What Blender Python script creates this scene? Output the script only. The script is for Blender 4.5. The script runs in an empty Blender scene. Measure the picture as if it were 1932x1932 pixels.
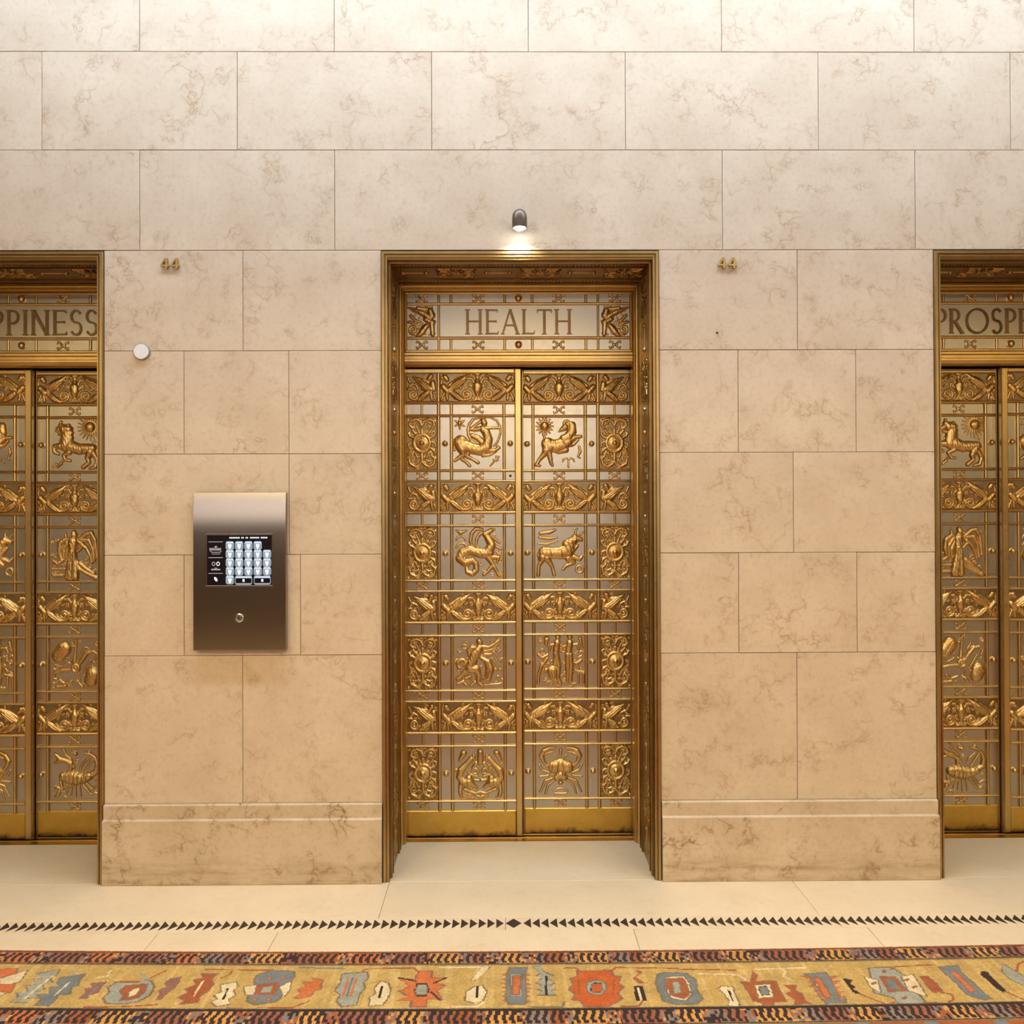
import bpy, math, random
import numpy as np
from mathutils import Vector, Matrix
random.seed(7); rng = np.random.default_rng(7)
scene = bpy.context.scene
col = scene.collection

# ---------------------------------------------------------------- camera
F_PX, IMG = 1650.0, 1932.0
CAM_D, CAM_H = 3.531, 1.4616
yaw, pitch, roll = math.atan(15 / F_PX), math.atan(11 / F_PX), math.atan(0.0038)
cam_data = bpy.data.cameras.new('camera')
cam = bpy.data.objects.new('camera', cam_data); col.objects.link(cam)
cam_data.sensor_width = 36.0
cam_data.lens = 36.0 * F_PX / IMG
cam_data.clip_start = 0.05
fwd = Vector((math.sin(yaw) * math.cos(pitch), math.cos(yaw) * math.cos(pitch), math.sin(pitch)))
r0 = Vector((math.cos(yaw), -math.sin(yaw), 0)); u0 = r0.cross(fwd)
rgt = r0 * math.cos(roll) - u0 * math.sin(roll); upv = rgt.cross(fwd)
cam.matrix_world = Matrix(((rgt.x, upv.x, -fwd.x, 0.0), (rgt.y, upv.y, -fwd.y, -CAM_D),
                           (rgt.z, upv.z, -fwd.z, CAM_H), (0, 0, 0, 1)))
scene.camera = cam

# ---------------------------------------------------------------- world, exposure, large lights
world = bpy.data.worlds.new('world'); scene.world = world; world.use_nodes = True
world.node_tree.nodes['Background'].inputs[0].default_value = (1.0, 0.93, 0.84, 1)
world.node_tree.nodes['Background'].inputs[1].default_value = 0.05
vs = scene.view_settings
vs.view_transform = 'Standard'; vs.look = 'None'; vs.gamma = 1.0; vs.use_curve_mapping = False
vs.exposure = 0.05
cy = scene.cycles
cy.use_light_tree = False; cy.adaptive_threshold = 0.03; cy.max_bounces = 7; cy.diffuse_bounces = 4; cy.glossy_bounces = 4; cy.transmission_bounces = 2; cy.caustics_reflective = False; cy.caustics_refractive = False
ROOM_X, ROOM_Y0, CEIL = 6.5, -6.2, 4.3
def area_light(name, loc, sx, sy, energy, color, rot=(0, 0, 0)):
    d = bpy.data.lights.new(name, 'AREA'); d.shape = 'RECTANGLE'; d.size = sx; d.size_y = sy
    d.energy = energy; d.color = color
    o = bpy.data.objects.new(name, d); col.objects.link(o); o.location = loc; o.rotation_euler = rot
    return o
COVE = (0.3, -0.75, CEIL - 0.07)            # ceiling light trough running along the elevator wall
area_light('cove_tube_glow', COVE, 5.6, 0.16, 112, (0.65, 0.81, 1.0), (math.radians(-8), 0, 0))
FILL_PENDANTS = [(-3.6, -3.2), (-1.7, -3.2), (0.2, -3.2), (2.1, -3.2), (4.0, -3.2)]   # added unseen pendants, shaded to send warm fill onto the lower wall
FILL_PENDANT_Z = 2.85
for lx, ly in FILL_PENDANTS:
    l_ = area_light('added_pendant_fill', (lx, ly, FILL_PENDANT_Z - 0.012), 0.36, 0.36, 41, (1.0, 0.705, 0.26)); l_.data.shape = 'DISK'

# ---------------------------------------------------------------- materials
def new_mat(name):
    m = bpy.data.materials.new(name); m.use_nodes = True
    nt = m.node_tree; b = nt.nodes['Principled BSDF']
    return m, nt, b
def N(nt, t, **kw):
    n = nt.nodes.new(t)
    for k, v in kw.items(): setattr(n, k, v)
    return n
def ramp(nt, pts):
    r = nt.nodes.new('ShaderNodeValToRGB'); e = r.color_ramp.elements
    while len(e) < len(pts): e.new(0.5)
    for i, (p, c) in enumerate(pts):
        e[i].position = p; e[i].color = c if len(c) == 4 else (*c, 1)
    return r
def mixc(nt, fac, a, b, mode='MIX'):
    m = nt.nodes.new('ShaderNodeMix'); m.data_type = 'RGBA'; m.blend_type = mode
    for sock, v in ((m.inputs[0], fac), (m.inputs[6], a), (m.inputs[7], b)):
        if hasattr(v, 'is_output'): nt.links.new(v, sock)
        elif isinstance(v, (int, float)): sock.default_value = v
        else: sock.default_value = (*v[:3], 1)
    return m.outputs[2]
def mathn(nt, op, a, b=None):
    m = nt.nodes.new('ShaderNodeMath'); m.operation = op
    for s, v in ((m.inputs[0], a), (m.inputs[1], b)):
        if v is None: continue
        if hasattr(v, 'is_output'): nt.links.new(v, s)
        else: s.default_value = v
    return m.outputs[0]
def noise(nt, vec, scale, detail=4, rough=0.55, dist=0.0):
    n = nt.nodes.new('ShaderNodeTexNoise'); n.inputs['Scale'].default_value = scale
    n.inputs['Detail'].default_value = detail; n.inputs['Roughness'].default_value = rough
    n.inputs['Distortion'].default_value = dist
    if vec is not None: nt.links.new(vec, n.inputs['Vector'])
    return n.outputs[0]
def piece_coords(nt, spread=37.0):
    """world position shifted by a random amount per piece, so veins stop at the joints"""
    g = nt.nodes.new('ShaderNodeNewGeometry'); oi = nt.nodes.new('ShaderNodeObjectInfo')
    v = nt.nodes.new('ShaderNodeVectorMath'); v.operation = 'MULTIPLY_ADD'
    nt.links.new(oi.outputs['Random'], v.inputs[0]); v.inputs[1].default_value = (spread, spread * 0.7, spread * 1.3)
    nt.links.new(g.outputs['Position'], v.inputs[2])
    return v.outputs[0], oi.outputs['Random'], g
def bump(nt, b, h, strength, dist=0.002):
    n = nt.nodes.new('ShaderNodeBump'); n.inputs['Strength'].default_value = strength
    n.inputs['Distance'].default_value = dist
    nt.links.new(h, n.inputs['Height']); nt.links.new(n.outputs[0], b.inputs['Normal'])

def stone_mat(name, base_a, base_b, vein, vein_amt, rough, stain=False, tint=0.12):
    m, nt, b = new_mat(name)
    vec, rnd, g = piece_coords(nt)
    cloud = noise(nt, vec, 4.0, 5, 0.62)
    r = ramp(nt, [(0.34, base_a), (0.66, base_b)]); nt.links.new(cloud, r.inputs[0])
    c = mixc(nt, mathn(nt, 'MULTIPLY', rnd, tint), r.outputs[0], tuple(x * 0.72 for x in base_b))
    fine = noise(nt, vec, 55, 2, 0.6)
    fr = ramp(nt, [(0.50, (0, 0, 0)), (0.72, (1, 1, 1))]); nt.links.new(fine, fr.inputs[0])
    c = mixc(nt, mathn(nt, 'MULTIPLY', fr.outputs[0], 0.10 + 0.10 * vein_amt), c, vein)
    # wandering thin veins: level lines of a noise, broken up into clusters by a second noise
    warp = N(nt, 'ShaderNodeVectorMath', operation='MULTIPLY_ADD')
    wn = N(nt, 'ShaderNodeTexNoise'); wn.inputs['Scale'].default_value = 9.0; wn.inputs['Detail'].default_value = 2
    nt.links.new(vec, wn.inputs['Vector']); nt.links.new(wn.outputs[1], warp.inputs[0]); warp.inputs[1].default_value = (0.07, 0.07, 0.07); nt.links.new(vec, warp.inputs[2])
    for sc, wid, amt, lo, hi in ((4.6, 0.010, 1.0, 0.52, 0.64), (9.5, 0.022, 0.75, 0.50, 0.62)):
        n1 = noise(nt, warp.outputs[0], sc, 4, 0.60)
        line = mathn(nt, 'ABSOLUTE', mathn(nt, 'SUBTRACT', n1, 0.5))
        lr = ramp(nt, [(0.0, (1, 1, 1)), (wid, (0.25, 0.25, 0.25)), (wid * 4.5, (0, 0, 0))]); nt.links.new(line, lr.inputs[0])
        msk = noise(nt, vec, sc * 0.8 + 0.9, 2, 0.5)
        mr = ramp(nt, [(lo, (0, 0, 0)), (hi, (1, 1, 1))]); nt.links.new(msk, mr.inputs[0])
        f = mathn(nt, 'MULTIPLY', mathn(nt, 'MULTIPLY', lr.outputs[0], mr.outputs[0]), amt * vein_amt)
        c = mixc(nt, f, c, vein)
    # rust spots
    sr = ramp(nt, [(0.70, (0, 0, 0)), (0.78, (1, 1, 1))]); nt.links.new(wn.outputs[0], sr.inputs[0])
    c = mixc(nt, mathn(nt, 'MULTIPLY', sr.outputs[0], 0.5 * vein_amt), c, (0.42, 0.22, 0.08))
    if stain:   # scuffs left by mops and shoes low on the plinth
        sep = N(nt, 'ShaderNodeSeparateXYZ'); nt.links.new(g.outputs['Position'], sep.inputs[0])
        mp = N(nt, 'ShaderNodeMapping'); mp.inputs['Scale'].default_value = (2.2, 2.2, 16)
        nt.links.new(vec, mp.inputs[0])
        st = noise(nt, mp.outputs[0], 2.2, 4, 0.65)
        hz = ramp(nt, [(0.0, (1, 1, 1)), (0.035, (0.35, 0.35, 0.35)), (0.05, (0.9, 0.9, 0.9)), (0.12, (0, 0, 0))])
        nt.links.new(sep.outputs[2], hz.inputs[0])
        sr2 = ramp(nt, [(0.38, (0, 0, 0)), (0.62, (1, 1, 1))]); nt.links.new(st, sr2.inputs[0])
        c = mixc(nt, mathn(nt, 'MULTIPLY', mathn(nt, 'MULTIPLY', hz.outputs[0], sr2.outputs[0]), 0.6), c, (0.24, 0.15, 0.06))
    nt.links.new(c, b.inputs['Base Color'])
    b.inputs['Roughness'].default_value = rough
    b.inputs['Specular IOR Level'].default_value = 0.35
    return m

MAT = {}
MAT['marble'] = stone_mat('beige_marble', (0.68, 0.585, 0.455), (0.60, 0.50, 0.375), (0.32, 0.195, 0.085), 0.62, 0.42)
MAT['plinth'] = stone_mat('beige_marble_plinth', (0.64, 0.53, 0.395), (0.55, 0.445, 0.32), (0.24, 0.145, 0.06), 0.95, 0.40, stain=True)
MAT['floor_stone'] = stone_mat('cream_floor_stone', (0.80, 0.675, 0.49), (0.75, 0.62, 0.43), (0.55, 0.43, 0.28), 0.25, 0.30, tint=0.10)

def plain(name, rgb, rough=0.5, metal=0.0, nscale=30, namt=0.12, emit=None, es=0.0, bstr=0.0):
    m, nt, b = new_mat(name)
    vec, rnd, g = piece_coords(nt, 3.0)
    n = noise(nt, vec, nscale, 3, 0.6)
    c = mixc(nt, n, tuple(x * (1 - namt) for x in rgb), tuple(min(1, x * (1 + namt)) for x in rgb))
    nt.links.new(c, b.inputs['Base Color'])
    b.inputs['Roughness'].default_value = rough; b.inputs['Metallic'].default_value = metal
    if emit:
        b.inputs['Emission Color'].default_value = (*emit, 1); b.inputs['Emission Strength'].default_value = es
    if bstr: bump(nt, b, n, bstr)
    return m
def metal(name, ca, cb, rough, nscale=9.0, wear=None, brushed=None, aniso=False):
    m, nt, b = new_mat(name)
    vec, rnd, g = piece_coords(nt, 5.0)
    n = noise(nt, vec, nscale, 5, 0.6, 0.4)
    r = ramp(nt, [(0.3, ca), (0.7, cb)]); nt.links.new(n, r.inputs[0])
    c = r.outputs[0]
    if wear:     # black scuffs with a ragged shape along the bottom of the kick plates
        sep = N(nt, 'ShaderNodeSeparateXYZ'); nt.links.new(g.outputs['Position'], sep.inputs[0])
        w = noise(nt, vec, 13, 5, 0.7, 0.6)
        edge = mathn(nt, 'SUBTRACT', mathn(nt, 'ADD', mathn(nt, 'MULTIPLY', w, 0.11), -0.008), sep.outputs[2])
        wr = ramp(nt, [(0.02, (0, 0, 0)), (0.045, (1, 1, 1))]); nt.links.new(edge, wr.inputs[0])
        c = mixc(nt, mathn(nt, 'MULTIPLY', wr.outputs[0], 0.85), c, wear)
    nt.links.new(c, b.inputs['Base Color'])
    b.inputs['Metallic'].default_value = 1.0
    n2 = noise(nt, vec, 60, 3, 0.6)
    rr = mathn(nt, 'ADD', mathn(nt, 'MULTIPLY', n2, 0.02 if aniso else 0.16), rough - (0.01 if aniso else 0.08))
    nt.links.new(rr, b.inputs['Roughness'])
    if brushed:
        mp = N(nt, 'ShaderNodeMapping'); mp.inputs['Scale'].default_value = brushed
        nt.links.new(g.outputs['Position'], mp.inputs[0])
        bump(nt, b, noise(nt, mp.outputs[0], 1.0, 3, 0.6), 0.12, 0.0006)
    elif aniso:
        b.inputs['Anisotropic'].default_value = 0.7; b.inputs['Anisotropic Rotation'].default_value = 0.25
        tg = N(nt, 'ShaderNodeTangent'); tg.direction_type = 'RADIAL'; tg.axis = 'X'; nt.links.new(tg.outputs[0], b.inputs['Tangent'])
    else:
        bump(nt, b, n2, 0.05, 0.001)
    return m
MAT['bronze'] = metal('polished_bronze', (0.56, 0.385, 0.15), (0.66, 0.47, 0.21), 0.34)
MAT['relief'] = metal('cast_bronze_relief', (0.54, 0.365, 0.135), (0.70, 0.50, 0.22), 0.38, 22)
MAT['frame'] = metal('shade_toned_bronze_frame', (0.27, 0.165, 0.058), (0.36, 0.23, 0.085), 0.33)  # same bronze, colour darkened to stand for dark reflections in the jambs
MAT['trim'] = metal('bronze_trim', (0.36, 0.245, 0.105), (0.46, 0.325, 0.15), 0.35)
MAT['ground'] = metal('gap_shade_bronze_ground', (0.23, 0.165, 0.085), (0.32, 0.245, 0.145), 0.42, 30)  # dark tone paints in shade between relief parts, along with patina
MAT['letter'] = metal('dark_bronze_letter', (0.20, 0.12, 0.05), (0.28, 0.175, 0.075), 0.42)
MAT['nickel'] = metal('nickel_silver_plate', (0.45, 0.41, 0.34), (0.51, 0.465, 0.39), 0.34, 6, brushed=(420, 20, 9))
MAT['kick'] = metal('worn_bronze_kick_plate', (0.60, 0.375, 0.07), (0.72, 0.46, 0.11), 0.42, 14, wear=(0.05, 0.045, 0.045))
MAT['steel'] = metal('brushed_steel', (0.375, 0.315, 0.265), (0.39, 0.33, 0.28), 0.24, 4, aniso=True)
MAT['chrome'] = metal('chrome', (0.75, 0.75, 0.76), (0.8, 0.8, 0.8), 0.18)
MAT['dark'] = plain('black_void', (0.012, 0.010, 0.009), 0.7)
MAT['mortar'] = plain('stone_joint', (0.46, 0.355, 0.24), 0.9)
MAT['floor_joint'] = plain('floor_joint', (0.36, 0.28, 0.19), 0.9)
MAT['inlay'] = plain('dark_brown_inlay', (0.032, 0.018, 0.010), 0.6)
MAT['white'] = plain('white_plastic', (0.78, 0.82, 0.84), 0.4)
MAT['grey'] = plain('grey_plastic', (0.25, 0.26, 0.26), 0.4)
MAT['plaster'] = plain('ceiling_plaster', (0.82, 0.78, 0.70), 0.8)
MAT['panelling'] = plain('brown_wall_panelling', (0.15, 0.085, 0.04), 0.5, nscale=10, namt=0.25)
MAT['wood'] = plain('dark_walnut', (0.055, 0.028, 0.012), 0.35, nscale=12, namt=0.3)
MAT['gun'] = plain('lamp_metal', (0.16, 0.125, 0.095), 0.38, 0.8)
MAT['bulb'] = plain('lit_bulb', (1, 1, 1), 0.4, emit=(1.0, 0.93, 0.80), es=25)
MAT['opal'] = plain('lit_opal_glass', (0.9, 0.85, 0.75), 0.4, emit=(1.0, 0.70, 0.36), es=4)
MAT['tube'] = plain('lit_cove_lens', (0.9, 0.9, 0.9), 0.4, emit=(0.82, 0.90, 1.0), es=5)
MAT['daylight'] = plain('daylit_window_glass', (0.9, 0.93, 0.96), 0.3, emit=(0.96, 0.97, 1.0), es=1.8)
MAT['screen'] = plain('screen_black', (0.012, 0.009, 0.013), 0.12)
MAT['key'] = plain('lit_key_frame', (0.1, 0.12, 0.15), 0.3, emit=(0.42, 0.53, 0.64), es=0.5)
MAT['keytop'] = plain('lit_key_cap', (0.1, 0.12, 0.15), 0.3, emit=(0.62, 0.82, 0.95), es=0.85)
MAT['glyph'] = plain('lit_white_print', (0.1, 0.1, 0.1), 0.3, emit=(0.93, 0.95, 1.0), es=1.0)
MAT['dimprint'] = plain('lit_grey_print', (0.1, 0.1, 0.1), 0.3, emit=(0.75, 0.70, 0.72), es=0.45)

for k_ in ('key', 'keytop', 'glyph', 'dimprint', 'bulb', 'opal', 'tube'): MAT[k_].cycles.emission_sampling = 'NONE'

# ---------------------------------------------------------------- mesh helpers
class MB:
    def __init__(s): s.v = []; s.f = []
    def add(s, vs, fs):
        o = len(s.v); s.v += [tuple(v) for v in vs]; s.f += [tuple(i + o for i in f) for f in fs]; return s
    def box(s, x0, x1, y0, y1, z0, z1):
        return s.add([(x0, y0, z0), (x1, y0, z0), (x1, y1, z0), (x0, y1, z0), (x0, y0, z1), (x1, y0, z1), (x1, y1, z1), (x0, y1, z1)],
                     [(0, 3, 2, 1), (4, 5, 6, 7), (0, 1, 5, 4), (1, 2, 6, 5), (2, 3, 7, 6), (3, 0, 4, 7)])
    def slab(s, x0, x1, z0, z1, y0, y1, ch):
        """upright slab whose front (y0 side) edges are chamfered by ch"""
        a = [(x0, y1, z0), (x1, y1, z0), (x1, y1, z1), (x0, y1, z1), (x0, y0 + ch, z0), (x1, y0 + ch, z0), (x1, y0 + ch, z1), (x0, y0 + ch, z1),
             (x0 + ch, y0, z0 + ch), (x1 - ch, y0, z0 + ch), (x1 - ch, y0, z1 - ch), (x0 + ch, y0, z1 - ch)]
        f = [(3, 2, 1, 0), (8, 9, 10, 11)]
        for i in range(4):
            j = (i + 1) % 4; f += [(i, j, 4 + j, 4 + i), (4 + i, 4 + j, 8 + j, 8 + i)]
        return s.add(a, f)
    def flat(s, x0, x1, y0, y1, z0, z1, ch):
        """floor slab with chamfered top edges"""
        a = [(x0, y0, z0), (x1, y0, z0), (x1, y1, z0), (x0, y1, z0), (x0, y0, z1 - ch), (x1, y0, z1 - ch), (x1, y1, z1 - ch), (x0, y1, z1 - ch),
             (x0 + ch, y0 + ch, z1), (x1 - ch, y0 + ch, z1), (x1 - ch, y1 - ch, z1), (x0 + ch, y1 - ch, z1)]
        f = [(3, 2, 1, 0), (8, 9, 10, 11)]
        for i in range(4):
            j = (i + 1) % 4; f += [(i, j, 4 + j, 4 + i), (4 + i, 4 + j, 8 + j, 8 + i)]
        return s.add(a, f)
    def rod(s, x0, x1, z0, z1, d, y=0.0, n=6):
        """half-round bar on the plane y, standing d proud; long axis picked from its size"""
        w, h = x1 - x0, z1 - z0; pts = []
        for i in range(n + 1):
            a = math.pi * i / n; pts.append((0.5 - 0.5 * math.cos(a), d * (0.35 + 0.65 * math.sin(a)) if 0 < i < n else d * 0.35))
        prof = [(0, 0)] + pts + [(1, 0)]
        k = len(prof); A = []
        for e in (0, 1):
            for p, dd in prof:
                A.append((x0 + w * e, y - dd, z1 - h * p) if w >= h else (x0 + w * p, y - dd, z0 + h * e))
        F = [(i, i + 1, k + i + 1, k + i) for i in range(k - 1)] + [tuple(range(k))[::-1], tuple(range(k, 2 * k))]
        return s.add(A, F)
    def lathe(s, prof, c=(0, 0, 0), axis='-y', n=24, caps=True):
        """prof: (radius, height along axis)"""
        o = len(s.v); k = len(prof)
        for r, h in prof:
            for i in range(n):
                a = 2 * math.pi * i / n; p, q = r * math.cos(a), r * math.sin(a)
                s.v.append((c[0] + p, c[1] - h, c[2] + q) if axis == '-y' else (c[0] + p, c[1] + q, c[2] + h))
        for j in range(k - 1):
            for i in range(n):
                i2 = (i + 1) % n
                s.f.append((o + j * n + i, o + j * n + i2, o + (j + 1) * n + i2, o + (j + 1) * n + i))
        if not caps:
            for i in range(n): s.f.append((o + (k - 1) * n + i, o + (k - 1) * n + (i + 1) % n, o + (i + 1) % n, o + i))
            return s
        s.f.append(tuple(o + i for i in range(n))[::-1]); s.f.append(tuple(o + (k - 1) * n + i for i in range(n)))
        return s
    def prism(s, poly, y0, y1):
        """polygon in x,z extruded along y"""
        n = len(poly)
        return s.add([(x, y0, z) for x, z in poly] + [(x, y1, z) for x, z in poly],
                     [tuple(range(n)), tuple(range(n, 2 * n))[::-1]] + [(i, n + i, n + (i + 1) % n, (i + 1) % n) for i in range(n)])
    def mesh(s, name, mat, smooth=False, fix=True):
        me = bpy.data.meshes.new(name); me.from_pydata(s.v, [], s.f)
        if mat: me.materials.append(mat)
        if fix:
            import bmesh
            bm = bmesh.new(); bm.from_mesh(me); bmesh.ops.recalc_face_normals(bm, faces=bm.faces[:]); bm.to_mesh(me); bm.free()
        if smooth:
            me.shade_smooth(); me.set_sharp_from_angle(angle=math.radians(38))
        me.update(); return me
def link(name, data, parent=None, loc=(0, 0, 0)):
    o = bpy.data.objects.new(name, data); col.objects.link(o); o.location = loc
    if parent: o.parent = parent
    return o
def tag(o, label=None, cat=None, group=None, kind=None):
    if label: o['label'] = label
    if cat: o['category'] = cat
    if group: o['group'] = group
    if kind: o['kind'] = kind
    return o
def empty(name, loc=(0, 0, 0)):
    o = link(name, None, None, loc); o.empty_display_size = 0.1; return o
def sweep_u(name, mat, hw, top, prof, bottom=0.0):
    """moulding swept up, across and down a doorway: prof = (outward offset, y)"""
    mb = MB(); k = len(prof); rows = []
    for side, lvl in ((-1, 0), (-1, 1), (1, 1), (1, 0)):
        rows.append([(side * (hw + d), y, (top + d) if lvl else bottom) for d, y in prof])
    for r in rows: mb.v += r
    for j in range(3):
        for i in range(k):
            i2 = (i + 1) % k; mb.f.append((j * k + i, j * k + i2, (j + 1) * k + i2, (j + 1) * k + i))
    mb.f.append(tuple(range(k))); mb.f.append(tuple(range(3 * k, 4 * k))[::-1])
    return mb.mesh(name, mat)

# ================================================================ the setting
CX = [-2.1695, 0.0685, 2.3095]            # centres of the three elevator openings
HW = 0.5615                               # half width of an opening (outer edge of the bronze trim)
OPEN_TOP = 2.541
PIERS = [(-3.846, -2.731), (-1.608, -0.493), (0.630, 1.748), (2.871, 3.99)]
X_END = ROOM_X
# wall carcass behind the stone: piers, lintel zone, closed back
mb = MB()
edges = [-X_END] + [e for c in CX for e in (c - HW, c + HW)] + [X_END]
for i in range(0, len(edges), 2): mb.box(edges[i], edges[i + 1], 0.022, 0.66, 0.0, OPEN_TOP)
mb.box(-X_END, X_END, 0.022, 0.66, OPEN_TOP, CEIL)
for c in CX: mb.box(c - HW, c + HW, 0.60, 0.66, 0.0, OPEN_TOP)
wall = tag(link('wall_back', mb.mesh('wall_back', MAT['mortar'])), 'beige marble block wall around the elevator doors', None, None, 'structure')

def block(x0, x1, z0, z1):
    j = 0.0008 + rng.random() * 0.0003
    yf = rng.uniform(-0.0006, 0.0006)
    link('stone_block', MB().slab(x0 + j, x1 - j, z0 + j, z1 - j, yf, 0.024, 0.0012).mesh('stone_block', MAT['marble']), wall)
Z = [0.319, 0.912, 1.317, 1.723, 2.139, 2.545, 2.951, 3.350, 3.752, CEIL]
def course(z0, z1, joints):
    xs = [-X_END] + [j for j in joints if -X_END < j < X_END] + [X_END]
    for a, b in zip(xs, xs[1:]): block(a, b, z0, z1)
pitch_b = 0.785
def series(x): return sorted([x + pitch_b * k for k in range(-9, 10)])
course(Z[8], Z[9], series(-0.287))
course(Z[7], Z[8], series(0.1055))
course(Z[6], Z[7], series(-0.287))
course(Z[5], Z[6], [x for x in series(0.1055) if abs(x - 0.1055) > 0.1])
def pier(x0, x1, jd, je, jf, jg, jh):
    for (z0, z1), js in zip(((Z[4], Z[5]), (Z[3], Z[4]), (Z[2], Z[3]), (Z[1], Z[2]), (Z[0], Z[1])), (jd, je, jf, jg, jh)):
        xs = [x0] + js + [x1]
        for a, b in zip(xs, xs[1:]): block(a, b, z0, z1)
pier(*PIERS[1], [-1.050], [-1.288, -0.866], [-0.866], [-1.288, -0.821], [-1.054])
pier(*PIERS[2], [1.193], [0.950, 1.429], [1.172], [0.948, 1.428], [1.182])
pier(*PIERS[0], [-3.29], [-3.53, -3.05], [-3.29], [-3.53, -3.05], [-3.29])
pier(*PIERS[3], [3.43], [3.19, 3.67], [3.43], [3.19, 3.67], [3.43])
for x0, x1 in ((-X_END, -3.846), (3.99, X_END)):
    m_ = (x0 + x1) / 2; pier(x0, x1, [m_], [x0 + 0.9, x1 - 0.9], [m_], [x0 + 0.9, x1 - 0.9], [m_])
# plinths: two-step moulded base of each pier
PL = [(0.024, 0.0), (-0.022, 0.0), (-0.024, 0.002), (-0.024, 0.256), (-0.0125, 0.2615), (-0.0125, 0.3135), (-0.0005, 0.319), (0.024, 0.319)]
spans = PIERS + [(-X_END, -3.848), (3.992, X_END)]
order = [1, 2, 0, 3, 4, 5]
for n, i in enumerate(order):
    x0, x1 = spans[i]; mb = MB(); k = len(PL)
    mb.add([(x0 + 0.0012, y, z) for y, z in PL] + [(x1 - 0.0012, y, z) for y, z in PL],
           [tuple(range(k)), tuple(range(k, 2 * k))[::-1]] + [(a, (a + 1) % k, k + (a + 1) % k, k + a) for a in range(k)])
    tag(link('trim_%d' % (n + 1), mb.mesh('plinth', MAT['plinth'])), kind='structure')

# floor: stone slabs over a joint bed
floor = tag(link('floor', MB().box(-X_END, X_END, ROOM_Y0, 0.64, -0.05, -0.004).mesh('floor', MAT['floor_joint'])), 'cream stone slab floor with a dark triangle inlay line', None, None, 'structure')
def slabf(x0, x1, y0, y1):
    j = 0.0009
    link('floor_slab', MB().flat(x0 + j, x1 - j, y0 + j, y1 - j, -0.03, 0.0 + rng.uniform(-0.0003, 0.0002), 0.001).mesh('floor_slab', MAT['floor_stone']), floor)
def rowf(y0, y1, js):
    xs = [-X_END] + js + [X_END]
    for a, b in zip(xs, xs[1:]): slabf(a, b, y0, y1)
for c in CX: slabf(c - HW, c + HW, 0.0, 0.432)
rowf(-0.322, 0.0, [-5.316, -3.70, -2.082, -0.465, 1.152, 2.769, 4.386])
STRIP0, STRIP1 = -0.418, -0.322
rowf(STRIP0, STRIP1, [-4.9, -3.3, -1.9, 0.0, 1.2, 2.6, 4.1, 5.3])
rowf(-1.2, STRIP0, [-5.2, -3.9, -2.55, -1.226, -0.805, 0.454, 1.287, 2.6, 3.9, 5.2])
y = -1.2
for k in range(4):
    rowf(max(ROOM_Y0, y - 1.25), y, [-5.0 + 0.6 * (k % 2), -3.2 + 0.6 * (k % 2), -1.4 + 0.6 * (k % 2), 0.4 + 0.6 * (k % 2), 2.2 + 0.6 * (k % 2), 4.0 + 0.6 * (k % 2)]); y -= 1.25
# triangle inlay line: every triangle points to the diamond in front of the middle door
TX, TY, TP, TH, TL = 0.029, -0.369, 0.03165, 0.036, 0.0275
def tri_mesh(sg):
    p = [(-sg * TL / 2, -TH), (sg * TL / 2, 0.0), (-sg * TL / 2, TH)]
    return MB().add([(x, y, 0.0004) for x, y in p] + [(x, y, -0.004) for x, y in p], [(0, 1, 2), (5, 4, 3), (0, 3, 4, 1), (1, 4, 5, 2), (2, 5, 3, 0)]).mesh('triangle_inlay', MAT['inlay'])
tl, tr = tri_mesh(1), tri_mesh(-1)
d = [(-0.029, 0), (0, -TH), (0.029, 0), (0, TH)]
link('diamond_inlay', MB().add([(x, y, 0.0004) for x, y in d] + [(x, y, -0.004) for x, y in d], [(0, 1, 2, 3), (7, 6, 5, 4), (0, 4, 5, 1), (1, 5, 6, 2), (2, 6, 7, 3), (3, 7, 4, 0)]).mesh('diamond_inlay', MAT['inlay']), floor, (TX, TY, 0))
for k in range(114):
    off = 0.029 + 0.006 + TL / 2 + k * TP
    link('triangle_inlay', tl, floor, (TX - off, TY, 0)); link('triangle_inlay', tr, floor, (TX + off, TY, 0))

# ceiling with its light trough, far walls, daylight windows behind the photographer
tag(link('ceiling', MB().box(-X_END, X_END, ROOM_Y0, 0.66, CEIL, CEIL + 0.06).mesh('ceiling', MAT['plaster'])), kind='structure')
for nm, x in (('wall_left', -X_END), ('wall_right', X_END)):
    s_ = 1 if x > 0 else -1
    tag(link(nm, MB().box(min(x, x + s_ * .1), max(x, x + s_ * .1), ROOM_Y0, 0.66, -0.03, CEIL).mesh(nm, MAT['panelling'])), kind='structure')
WX0, WX1, WZ0, WZ1 = -4.2, 4.2, 1.72, 3.65
mb = MB(); yb = ROOM_Y0
for b in ((-X_END, X_END, 0, WZ0), (-X_END, X_END, WZ1, CEIL), (-X_END, WX0, WZ0, WZ1), (WX1, X_END, WZ0, WZ1)):
    mb.box(b[0], b[1], yb - 0.2, yb, b[2], b[3])
tag(link('wall_front', mb.mesh('wall_front', MAT['panelling'])), kind='structure')
tag(link('trim_7', MB().box(-X_END, X_END, yb, yb + 0.04, 0.0, 1.62).mesh('wainscot', MAT['wood'])), kind='structure')
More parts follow.
